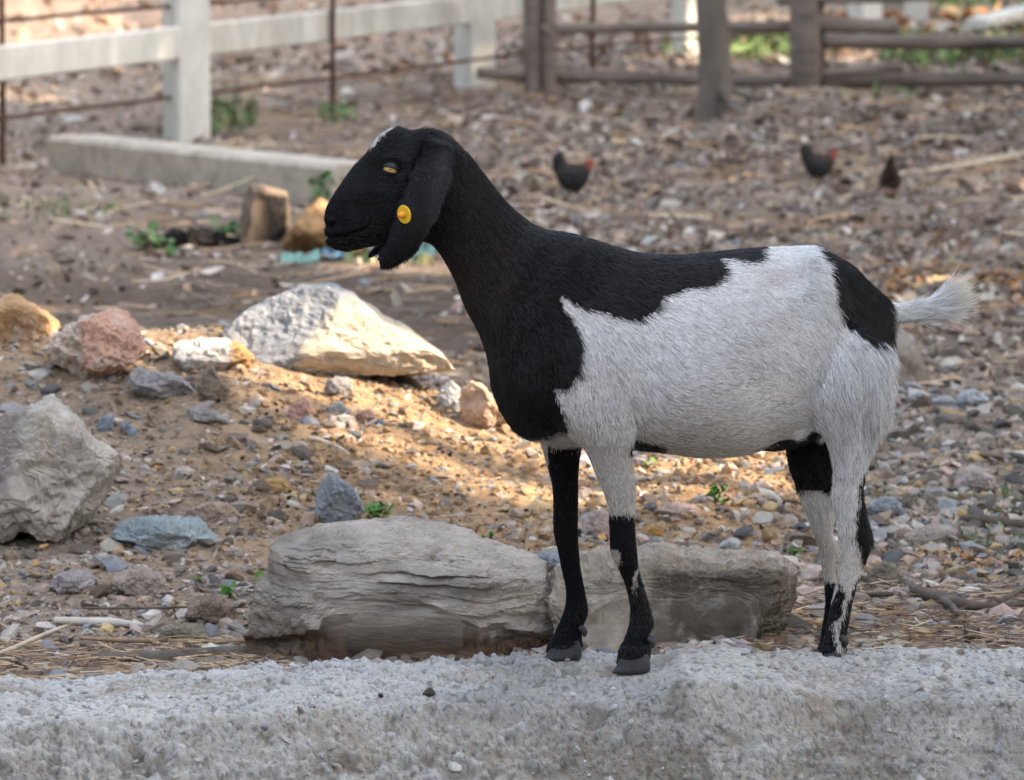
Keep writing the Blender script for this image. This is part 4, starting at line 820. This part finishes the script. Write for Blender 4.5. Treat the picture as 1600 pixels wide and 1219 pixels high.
V, Q, T = remeshed('goat_body', [loft(k, 6, 32) for k in (trunk, nf, ff, nh, fh, ear_n, ear_f, tail, udder, hip, hipf)], 0.0042, 7)
N = vnormals(V, T)
gx, gy = PX(V); rel = V[:, 1]-Y0(gx)
# sculpting: muscles, joints, eye socket, nostril, mouth
def gauss(cx, cy, sx, sy, side=None):
    g_ = np.exp(-((gx-cx)/sx)**2-((gy-cy)/sy)**2)
    if side == 'n': g_ = g_*(rel < 0.0)
    return g_
body_y = gy < 700
disp = np.zeros(len(V))
disp += 0.006*gauss(905, 560, 50, 45)*body_y + 0.006*gauss(830, 600, 30, 40)*body_y - 0.006*gauss(862, 620, 14, 60)*body_y
disp += -0.007*gauss(1240, 520, 34, 60)*body_y - 0.010*gauss(1225, 440, 26, 24)*body_y + 0.007*gauss(1262, 405, 18, 14)*body_y
disp += -0.006*gauss(1010, 560, 22, 90)*body_y + 0.004*gauss(1090, 600, 60, 60)*body_y
disp += 0.005*gauss(1320, 590, 40, 50)*body_y - 0.005*gauss(1352, 640, 12, 60)
head = gx < 650
disp += head*(np.abs(rel) > 0.012)*(-0.008*gauss(611, 262, 14, 9)+0.005*gauss(606, 248, 20, 7)+0.003*gauss(612, 274, 14, 5))
disp += head*(np.abs(rel) > 0.008)*(-0.013*gauss(515, 353, 7, 4.0)+0.004*gauss(513, 344, 9, 4)+0.003*gauss(524, 356, 5, 6))
ml = np.interp(gx, [500, 512, 537, 560, 580], [371, 372, 370, 360, 352]); disp += head*(gx < 572)*(-0.0075*np.exp(-((gy-ml)/2.4)**2)+0.0025*np.exp(-((gy-ml+8)/5)**2)+0.0025*np.exp(-((gy-ml-8)/5)**2))
disp += head*(np.abs(rel) > .02)*(0.004*gauss(590, 300, 30, 8)-0.004*gauss(570, 325, 24, 12)+0.003*gauss(610, 340, 25, 25))
disp -= 0.0022*(gy < 1005)
V = V+N*disp[:, None]; N = vnormals(V, T)
BF = [(804, 683), (839, 688), (888, 673), (881, 645), (866, 610), (888, 608), (908, 579), (909, 548), (906, 521), (893, 499), (879, 486), (875, 459), (888, 472), (897, 481), (941, 486), (968, 499), (999, 501), (1015, 492), (1026, 486), (1037, 464), (1069, 454), (1117, 447), (1136, 423), (1127, 405), (1172, 411), (1193, 402), (1191, 370), (1100, 340), (900, 300), (760, 180), (500, 150), (440, 500), (780, 700)]
BR = [(1265, 374), (1276, 395), (1296, 416), (1300, 440), (1305, 471), (1317, 505), (1345, 526), (1358, 540), (1376, 526), (1392, 528), (1393, 505), (1387, 480), (1386, 464), (1392, 440), (1300, 360)]
BB = [(1165, 716), (1214, 688), (1255, 654), (1276, 667), (1296, 691), (1308, 729), (1296, 774), (1278, 762), (1240, 770), (1205, 740)]
BE = [(985, 688), (1036, 694), (1034, 712), (985, 712)]
BNH = [(1372, 700), (1354, 722), (1344, 751), (1339, 796), (1335, 841), (1344, 864), (1352, 888), (1339, 906), (1327, 928), (1320, 962), (1310, 977), (1316, 1010), (1330, 1060), (1400, 1060), (1400, 700)]
BNF = [(1310, 904), (1320, 932), (1315, 962), (1301, 977), (1307, 1010), (1310, 1060), (1260, 1060), (1270, 950), (1305, 936)]
BLAZE = [(574, 236), (581, 212), (598, 194), (614, 188), (615, 197), (603, 207), (592, 219), (583, 233)]
SPOT = [(961+8*math.cos(a_), 870+13*math.sin(a_)+0.4*9*math.cos(a_)) for a_ in np.linspace(0, 6.28, 14)[:-1]]
SP2 = [(992, 892), (1000, 888), (997, 902), (990, 924), (986, 920)]
def coat(p, jit=0.0):
    x, y = PX(p); r = p[:, 1]-Y0(x)
    if jit: x = x+RNG.normal(0, jit, len(x)); y = y+RNG.normal(0, jit, len(x))
    wob = fbm(p*60, 2, 3)*3.5; x = x+wob; y = y+fbm(p*55+9, 2, 8)*3.5
    blk = inpoly(x, y, BF) | inpoly(x, y, BR) | inpoly(x, y, BE)
    blk |= inpoly(x, y, BB) & (r > -0.055 + 0*x) & ~((r < -0.03) & (x > 1290))
    leg = y > 700
    blk |= leg & (x < 940) & (r > 0)                                    # far fore leg
    blk &= ~(leg & (x < 940) & (r > 0) & (x < np.interp(y, [690, 730, 768], [856, 856, 858])) & (y < 772))
    blk |= (y > 806) & (x > 920) & (x < 1060) & (r < 0)                 # near fore leg
    blk &= ~((y > 806) & (x < 1100) & (r < 0) & (inpoly(x, y, SPOT) | inpoly(x, y, SP2)))
    blk |= (x > 1250) & (r < 0) & (inpoly(x, y, BNH) | inpoly(x, y, BNF))
    blk |= (x > 1220) & (r > 0) & (y > 912)
    blk |= (x > 1220) & (r > 0.02) & (y > 700) & (y < 766) & (x < 1320)
    blk &= ~inpoly(x, y, BLAZE)
    blk &= ~((x > 832) & (x < 888) & (y > 684) & (y < 700))
    return blk, x, y, r
def coatcol(p, jit=0.0, hair=False):
    b, x, y, r = coat(p, jit); n = len(x)
    white = np.tile([0.775, 0.78, 0.79], (n, 1)) if hair else np.tile([0.44, 0.42, 0.41], (n, 1))
    g_ = np.clip(fbm(p*9, 3, 12)*0.5+0.5, 0, 1)[:, None]; white = white*(0.88+0.22*g_)
    low = sstep(600, 715, y)[:, None]*(x < 1240)[:, None]; white = white+(np.array([0.50, 0.46, 0.42])*(1 if hair else 0.55)-white)*low*0.75  # lower flank greyed: body shading put into the coat colour
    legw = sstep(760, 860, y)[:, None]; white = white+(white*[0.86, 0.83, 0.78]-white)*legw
    tl = sstep(1440, 1480, x)[:, None]*(y < 620)[:, None]; white = white+(np.array([0.80, 0.68, 0.47])-white)*tl*0.8
    blk = np.tile([0.0055, 0.0055, 0.0068], (n, 1))
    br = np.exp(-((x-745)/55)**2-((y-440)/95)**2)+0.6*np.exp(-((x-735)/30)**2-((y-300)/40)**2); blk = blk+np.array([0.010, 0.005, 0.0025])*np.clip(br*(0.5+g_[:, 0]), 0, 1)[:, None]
    es = (0.35+0.65*np.exp(-((x-(694-0.10*(y-230)))/16)**2))*sstep(0.050, 0.058, -r)*(x < 715)*(y < 430)*sstep(440, 340, y)+0.30*np.exp(-((x-560)/45)**2-((y-285)/40)**2); blk = blk+np.array([0.022, 0.0225, 0.026])*es[:, None]  # grey-blue sheen on ear rear edge and nose bridge, put into the colour
    if hair: white = white*np.exp(RNG.normal(0, 0.16, (n, 1))); dk = RNG.uniform(0, 1, n) < 0.05+0.13*sstep(430, 600, y); white[dk] *= 0.4; blk = blk*np.exp(RNG.normal(0, 0.6, (n, 1)))
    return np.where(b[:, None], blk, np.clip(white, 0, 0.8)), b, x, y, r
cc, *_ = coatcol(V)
M_skin = material('goat_coat', use_col=True, var=0.15, scale=60, bump=0.25, bscale=140, bdist=0.002, rough=0.75, spec=0.06)
goat = empty('goat', (0.19, 0.02, 0.0), 'black and white lop eared goat with a yellow ear tag standing on the concrete wall', 'goat')
body = mesh('body', V, Q, M_skin, parent=goat, smooth=True, cols=cc)
# hair
tri = V[T]; ar = np.linalg.norm(np.cross(tri[:, 1]-tri[:, 0], tri[:, 2]-tri[:, 0]), axis=1)/2
NH = 330000
wt = ar.copy(); tcx, tcy = PX(tri.mean(1)); wt *= np.where(tri.mean(1)[:, 1]-Y0(tcx) > 0.03, 0.35, 1.0); wt *= np.where((tcx > 1398) & (tcy < 540), 3.5, 1.0)*np.where((tcx > 1350) & (tcy > 500) & (tcy < 720), 1.5, 1.0)
ti = RNG.choice(len(T), NH, p=wt/wt.sum()); r1 = np.sqrt(RNG.uniform(0, 1, NH)); r2 = RNG.uniform(0, 1, NH)
bw = np.stack([1-r1, r1*(1-r2), r1*r2], -1)
root = (tri[ti]*bw[..., None]).sum(1); hn = (N[T[ti]]*bw[..., None]).sum(1); hn /= np.linalg.norm(hn, axis=1)[:, None]+1e-9
# flow field: x, y, direction in the picture (x right, y down), length mm, lift
FL = np.array([(515, 340, .9, -.3, 5, .25), (560, 290, .9, -.4, 7, .25), (560, 340, .9, .1, 7, .25), (600, 290, .9, .1, 8, .25), (600, 230, .8, -.3, 7, .3), (640, 205, .9, .1, 11, .45), (680, 205, .9, .2, 11, .4), (610, 330, .9, .2, 7, .22), (660, 300, .1, 1, 6, .16), (640, 380, -.1, 1, 6, .16), (720, 260, .5, .9, 9, .15), (740, 380, .5, .9, 10, .15), (800, 400, .6, .8, 12, .16),
 (800, 520, .5, .9, 13, .16), (850, 600, .2, 1, 13, .18), (800, 650, .2, 1, 12, .2), (900, 420, .8, .6, 14, .15), (960, 480, .8, .6, 17, .16), (920, 560, .45, .9, 18, .18), (960, 620, .3, 1, 20, .2), (1000, 560, .6, .8, 21, .18), (1060, 420, 1, .15, 16, .14), (1180, 400, 1, .05, 16, .14), (1100, 500, .85, .5, 20, .18), (1100, 600, 1, .25, 17, .17), (1100, 680, 1, .05, 13, .15), (1180, 640, 1, -.05, 15, .16),
 (1200, 520, .9, .4, 20, .18), (1240, 560, .8, .6, 18, .2), (1260, 430, .9, .5, 18, .16), (1330, 480, .6, .85, 18, .16), (1290, 600, .3, 1, 22, .22), (1350, 600, .15, 1, 28, .22), (1385, 600, .22, 1, 34, .28), (1375, 670, .2, 1, 29, .25), (1385, 540, .3, .95, 28, .25), (1340, 700, .1, 1, 24, .2), (1230, 650, .7, .3, 15, .2),
 (1330, 780, .05, 1, 13, .15), (1330, 900, 0, 1, 9, .14), (1300, 1000, .1, 1, 9, .2), (970, 740, .15, 1, 13, .14), (970, 850, .1, 1, 7, .12), (1010, 960, .25, 1, 9, .2), (990, 1010, 0, 1, 8, .15), (880, 740, .1, 1, 9, .12), (890, 900, .1, 1, 7, .12), (890, 1000, 0, 1, 8, .15),
 (1405, 490, 1, .12, 20, .2), (1425, 488, 1, .10, 36, .30), (1450, 485, 1, .12, 48, .38), (1472, 473, 1, -.15, 50, .42)], float)
hx, hy = PX(root); D2 = (hx[:, None]-FL[:, 0])**2+(hy[:, None]-FL[:, 1])**2; Wf = 1/(D2+60)**2; Wf /= Wf.sum(1)[:, None]
fl = Wf@FL[:, 2:]
short = (hy > 380) & (hx < 1300) & (hx > 780) & (fl[:, 2] > 12); fl[short, 2] *= 0.72; fl[(hx >= 1300) & (hx < 1362) & (hy < 760), 2] *= 0.75
# keep the tail's long hair on the tail, and the body's off it
tl = (hx > 1402) & (hy < 540)
dirw = np.stack([fl[:, 0], RNG.normal(0, 0.10, NH), -fl[:, 1]], -1)
cl = np.stack([fbm(root*70, 2, 51), fbm(root*70+5, 2, 52), fbm(root*70+9, 2, 53)], -1)
dirw = dirw/np.linalg.norm(dirw, axis=1)[:, None]+cl*0.35+RNG.normal(0, 0.13, (NH, 3))
dirw -= (dirw*hn).sum(1)[:, None]*hn; dirw /= np.linalg.norm(dirw, axis=1)[:, None]+1e-9
lift = fl[:, 3]*np.exp(RNG.normal(0, 0.3, NH)); Ln = fl[:, 2]/1000*np.clip(RNG.normal(0.95, 0.30, NH), 0.3, 1.7)
up_t = np.clip((fl[:, 2]-30)/12, 0, 1)*tl
d1 = dirw+hn*lift[:, None]*1.3; d2 = dirw+hn*lift[:, None]*0.45
# tail tuft fans up and curls down at the end
fan = RNG.normal(0.24, 0.27, NH)[:, None]*tl[:, None]*sstep(1425, 1460, hx)[:, None]
d1 = d1+fan*[0, 0, 1.0]; d2 = d2+fan*[0, 0, 1.2]
d3 = d2+np.array([0.1, 0, -0.12])*(~tl)[:, None]+np.array([0, 0, 0.15])*tl[:, None]
for d_ in (d1, d2, d3): d_ /= np.linalg.norm(d_, axis=1)[:, None]
P0 = root-hn*0.001; P1 = P0+d1*(Ln*0.33)[:, None]; P2 = P1+d2*(Ln*0.33)[:, None]; P3 = P2+d3*(Ln*0.34)[:, None]
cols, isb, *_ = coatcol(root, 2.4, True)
skip = (hx < 640) & (np.hypot((hx-611)/13, (hy-261)/8) < 1.0)
skip |= (gy.max() < 0) if False else (hy > 1036)
keep = ~skip
pts4 = np.stack([P0, P1, P2, P3], 1)[keep]; cols = cols[keep]; nk = len(pts4); isb = isb[keep]; lk = Ln[keep]
hc = bpy.data.hair_curves.new('coat_hair'); hc.add_curves([4]*nk)
off = np.array(root_loc(body)); hc.attributes['position'].data.foreach_set('vector', (pts4-off).ravel()) if 'position' in hc.attributes else hc.position_data.foreach_set('vector', (pts4-off).ravel())
rad = hc.attributes.get('radius') or hc.attributes.new('radius', 'FLOAT', 'POINT')
br_ = np.where(isb, 0.00034, 0.00036); rad.data.foreach_set('value', (br_[:, None]*np.array([1.0, 0.9, 0.65, 0.12])).astype(np.float32).ravel())
ca = hc.attributes.new('col', 'FLOAT_COLOR', 'CURVE'); c4 = np.ones((nk, 4)); c4[:, :3] = cols; ca.data.foreach_set('color', c4.ravel())
mh = bpy.data.materials.new('goat_hair'); mh.use_nodes = True; b = mh.node_tree.nodes['Principled BSDF']; b.inputs['Roughness'].default_value = 0.36; b.inputs['Specular IOR Level'].default_value = 0.36
a_ = mh.node_tree.nodes.new('ShaderNodeAttribute'); a_.attribute_name = 'col'; mh.node_tree.links.new(a_.outputs['Color'], b.inputs['Base Color'])
hc.materials.append(mh); ho = bpy.data.objects.new('coat_hair', hc); C.objects.link(ho); ho.parent = body
# eyes
M_eye = bpy.data.materials.new('amber_eye'); M_eye.use_nodes = True; t_ = M_eye.node_tree; b = t_.nodes['Principled BSDF']; b.inputs['Roughness'].default_value = 0.08
tc = t_.nodes.new('ShaderNodeTexCoord'); mp = t_.nodes.new('ShaderNodeMapping'); mp.inputs['Scale'].default_value = (1/0.0052, 0, 1/0.0019); t_.links.new(tc.outputs['Object'], mp.inputs[0])
ln = t_.nodes.new('ShaderNodeVectorMath'); ln.operation = 'LENGTH'; t_.links.new(mp.outputs[0], ln.inputs[0]); rp = t_.nodes.new('ShaderNodeValToRGB'); t_.links.new(ln.outputs['Value'], rp.inputs[0])
rp.color_ramp.elements[0].position = 0.35; rp.color_ramp.elements[0].color = (0.01, 0.008, 0.006, 1); rp.color_ramp.elements[1].position = 0.48; rp.color_ramp.elements[1].color = (0.52, 0.36, 0.13, 1); t_.links.new(rp.outputs[0], b.inputs['Base Color'])
M_lid = material('eyelid', base=(0.012, 0.012, 0.013), rough=0.5, var=0.2, bump=0.2)
for sd_ in (-1, 1):
    yo = float(Y0(611)); c0 = P(611, 262, yo); c0 = c0*np.array([1, 1, 1]); ctr = np.array([c0[0], yo+sd_*0.0415, c0[2]])
    bv, bf = ICO[4]; eo = mesh('eye', bv*0.0110, bf, M_eye, parent=goat, smooth=True, loc=(0, 0, 0)); eo.location = Vector(ctr)-goat.location
    parts = []
    for top in (1, -1):                                   # lids: shells over the ball, open along a slit
        nu, nv = 18, 9; uu = np.linspace(0, 1, nu)[:, None]; vv = np.linspace(0, 1, nv)[None]
        az = (uu-0.5)*math.pi*1.02; gap = (0.24 if top > 0 else 0.36)*np.cos(az)*(1); el = gap+(math.pi/2-gap)*vv
        rr = 0.0124; xx = np.sin(az)*np.cos(el)*rr*1.12; yy = np.cos(az)*np.cos(el)*rr; zz = np.sin(el)*rr+0*az
        o1 = np.stack([xx, sd_*yy, top*zz], -1).reshape(-1, 3); o2 = o1*0.90; F1 = [tuple(f) for f in grid_faces(nu, nv)]; n0 = nu*nv
        rim = [(i*nv, (i+1)*nv, n0+(i+1)*nv, n0+i*nv) for i in range(nu-1)]; tl_ = math.radians(14)
        Vv = np.concatenate([o1, o2]); Vv = np.stack([Vv[:, 0]*math.cos(tl_)+Vv[:, 2]*math.sin(tl_), Vv[:, 1], -Vv[:, 0]*math.sin(tl_)+Vv[:, 2]*math.cos(tl_)], -1)
        parts.append((Vv, F1+[tuple(i+n0 for i in f[::-1]) for f in F1]+rim))
    Vv, Ff = join(parts); lo = mesh('eyelid', Vv, Ff, M_lid, parent=eo, smooth=True, loc=(0, 0, 0))
# ear tag
M_tag = material('yellow_plastic', base=(0.80, 0.50, 0.02), rough=0.35, spec=0.5, var=0.06, bump=0); M_knob = material('orange_plastic', base=(0.78, 0.30, 0.02), rough=0.35, spec=0.5, var=0.06, bump=0)
tagp = P(632, 335, float(Y0(632))-0.086)
def lathe(prof, n=28):
    th = np.arange(n)/n*2*np.pi; Vv = np.concatenate([np.stack([np.cos(th)*r, 0*th-h, np.sin(th)*r], -1) for r, h in prof]); m = len(prof)
    return Vv, [tuple(f) for f in grid_faces(m, n, True)]+[tuple(range(n))[::-1], tuple(range((m-1)*n, m*n))]
Vv, Ff = lathe([(0.004, -0.004), (0.0135, -0.001), (0.0145, 0.0), (0.0145, 0.0012), (0.0138, 0.002), (0.006, 0.0022)]); et = mesh('ear_tag', Vv, Ff, M_tag, parent=goat, smooth=False, loc=(0, 0, 0)); et.location = Vector(tagp)-goat.location; et.rotation_euler = (math.radians(8), math.radians(-12), math.radians(-46))
Vv, Ff = lathe([(0.0062, 0.002), (0.0056, 0.004), (0.0046, 0.010), (0.003, 0.0125), (0.0012, 0.0132)], 20); kn = mesh('knob', Vv, Ff, M_knob, parent=et, smooth=True, loc=(0, 0, 0))
# hooves: two claws each
M_hoof = material('hoof', base=(0.028, 0.028, 0.031), rough=0.5, spec=0.4, var=0.5, scale=120, bump=0.4, bscale=200)
for (x0, x1, ya, yb, cy, bk) in [(963, 1019, 1030, 1053, -.078, 0), (854, 912, 1013, 1033, .078, 0), (1276, 1320, 1028, 1050, -.066, 0), (1274, 1316, 1020, 1042, .066, 0)]:
    xm = (x0+x1)/2; yc = float(Y0(xm))+cy
    hv = empty('hoof', V3(P(xm, yb, yc)-np.array(goat.location)), None, None); hv.parent = goat
    for s_ in (-1, 1):
        f_ = (s_ > 0)*6; K = [(x0+10+f_, ya-6, x1-8, ya-12, yc+s_*0.0105, .0075, 0, 0), (x0+5+f_, ya+1, x1-5, ya-5, yc+s_*0.011, .0092, 0, 0), (x0-1+f_, (ya+yb)/2+1, x1-3, (ya+yb)/2-3, yc+s_*0.0122, .0102, 0, 0), (x0-7+f_, yb-3, x1-4, yb-5, yc+s_*0.0128, .0100, 0, 0), (x0-3+f_, yb, x1-9, yb-1, yc+s_*0.0125, .007, 0, 0)]
        Vv, Ff = loft(K, 4, 16); mesh('claw', Vv, Ff, M_hoof, parent=hv, smooth=True)
    for s_ in (-1, 1):
        Vv, Ff = tube([P(x1-6, ya-34, yc+s_*0.012), P(x1+1, ya-26, yc+s_*0.014), P(x1+1, ya-18, yc+s_*0.014)], [0.005, 0.0055, 0.002], 8, 4); mesh('dewclaw', Vv, Ff, M_hoof, parent=hv, smooth=True)

# ------------------------------------------------------------------ unseen shade trees on the sun's side, crown gaps shaped for sun dapples
lit = []                                                  # sunlit places: centre, radius
for (x, yv, r) in [(30, 480, .13), (110, 520, .10), (185, 530, .13), (330, 552, .11), (460, 520, .12), (560, 520, .15), (640, 560, .15), (690, 585, .10), (520, 605, .14), (600, 630, .15), (680, 650, .15), (745, 640, .12), (780, 690, .13), (700, 720, .11), (640, 690, .10), (820, 740, .12), (860, 790, .06),
                   (1000, 760, .12), (1080, 740, .13), (1160, 745, .15), (1220, 730, .13), (1120, 800, .07), (430, 610, .10), (370, 590, .07)]:
    lit.append((G(x, yv)+np.array([0, 0, 0.03]), r))
for (x, yv, r) in [(500, 370, .25), (530, 283, .25), (440, 262, .15), (1500, 95, .5), (1150, 90, .4), (1450, 30, .8), (700, 420, .2), (1480, 450, .06)]:
    lit.append((G(x, yv)+np.array([0, 0, 0.08]), r))
sv = np.array(SUN); HC = 6.2
def lit_mask(p):
    m = np.zeros(len(p), bool)
    for c0, r in lit:
        dd = p-c0; along = dd@sv; perp = np.linalg.norm(dd-along[:, None]*sv, axis=1); m |= (perp < r+0.05)
    return m
n = 26000; an = RNG.uniform(0, 2*np.pi, n); hgt_ = RNG.uniform(0, 1, n)**0.8*(10.5+3*np.sin(an*9)+2*np.sin(an*23+1)); rad_ = 33+RNG.uniform(0, 5, n)+2*np.sin(an*5)
wp = np.stack([np.sin(an)*rad_, 8+np.cos(an)*rad_, hgt_+0.6], -1); wp = wp[fbm(wp*0.35, 3, 55) > -0.4]
leaves('distant_woods', wp, RNG.uniform(0.35, 0.75, len(wp)), pal([(0.045, 0.075, 0.025), (0.06, 0.095, 0.03), (0.035, 0.055, 0.022)], len(wp)), tilt=1.2, asp=(0.6, 0.9))  # ring of trees added out of view to block low sky light
labs = ['leafy shade tree standing right of the camera', 'leafy shade tree standing right of the concrete wall', 'leafy shade tree standing right of the rubble', 'leafy shade tree standing right of the hens', 'leafy shade tree standing right of the log fence', 'leafy shade tree standing far beyond the log fence']
labs += ['broad shade tree standing left of the rubble mound', 'broad shade tree standing left of the white fence']  # left pair added out of view to cut light from the side
for k, (tx, ty) in enumerate([(9.0, -5.0), (8.2, -0.6), (9.2, 4.6), (9.6, 10.5), (10.2, 17.0), (10.5, 24.0), (-10.0, 1.5), (-12.0, 11.0)]):
    zt = float(terrain(np.array(tx), np.array(ty))) if ty > 0 else -0.35
    tr = empty('shade_tree', (tx, ty, zt), labs[k], 'tree', 'shade trees to the right of the frame')
    Vv, Ff = tube([(tx, ty, zt-0.1), (tx+0.1, ty, zt+1.5), (tx, ty+0.1, zt+3.5), (tx, ty, zt+6)], [0.26, 0.2, 0.16, 0.08], 14, 5, bump=0.15); mesh('trunk', Vv, Ff, M_bark, parent=tr, smooth=True)
    for j in range(7):
        an = j*0.9; e = np.array([tx+math.cos(an)*2.8, ty+math.sin(an)*2.8, zt+5.8+0.4*(j % 3)]); s0 = np.array([tx, ty, zt+2.8+0.3*j]); Vv, Ff = tube([s0, (s0+e)/2+[0, 0, 0.4], e], [0.09, 0.06, 0.02], 8, 4); mesh('limb', Vv, Ff, M_bark, parent=tr, smooth=True)
    n = 12500 if k in (1, 2, 3, 4) else 8500; a = RNG.uniform(0, 6.283, n); rr = np.sqrt(RNG.uniform(0, 1, n))
    c_ = np.stack([tx-0.6+np.cos(a)*rr*4.6, ty+np.sin(a)*rr*4.3, HC+RNG.uniform(-0.9, 1.1, n)*(1-0.5*rr**2)+zt*0.5-(k > 5)*RNG.uniform(0, 4.6, n)], -1)
    c_ = c_[~lit_mask(c_)]; keep = fbm(c_*0.9, 2, k) > -0.45; c_ = c_[keep]
    leaves('crown', c_, RNG.uniform(0.10, 0.17, len(c_)), pal([(0.045, 0.08, 0.025), (0.06, 0.10, 0.03)], len(c_)), mat=M_litter, tilt=0.6, asp=(0.5, 0.7), parent=tr, kind=None)
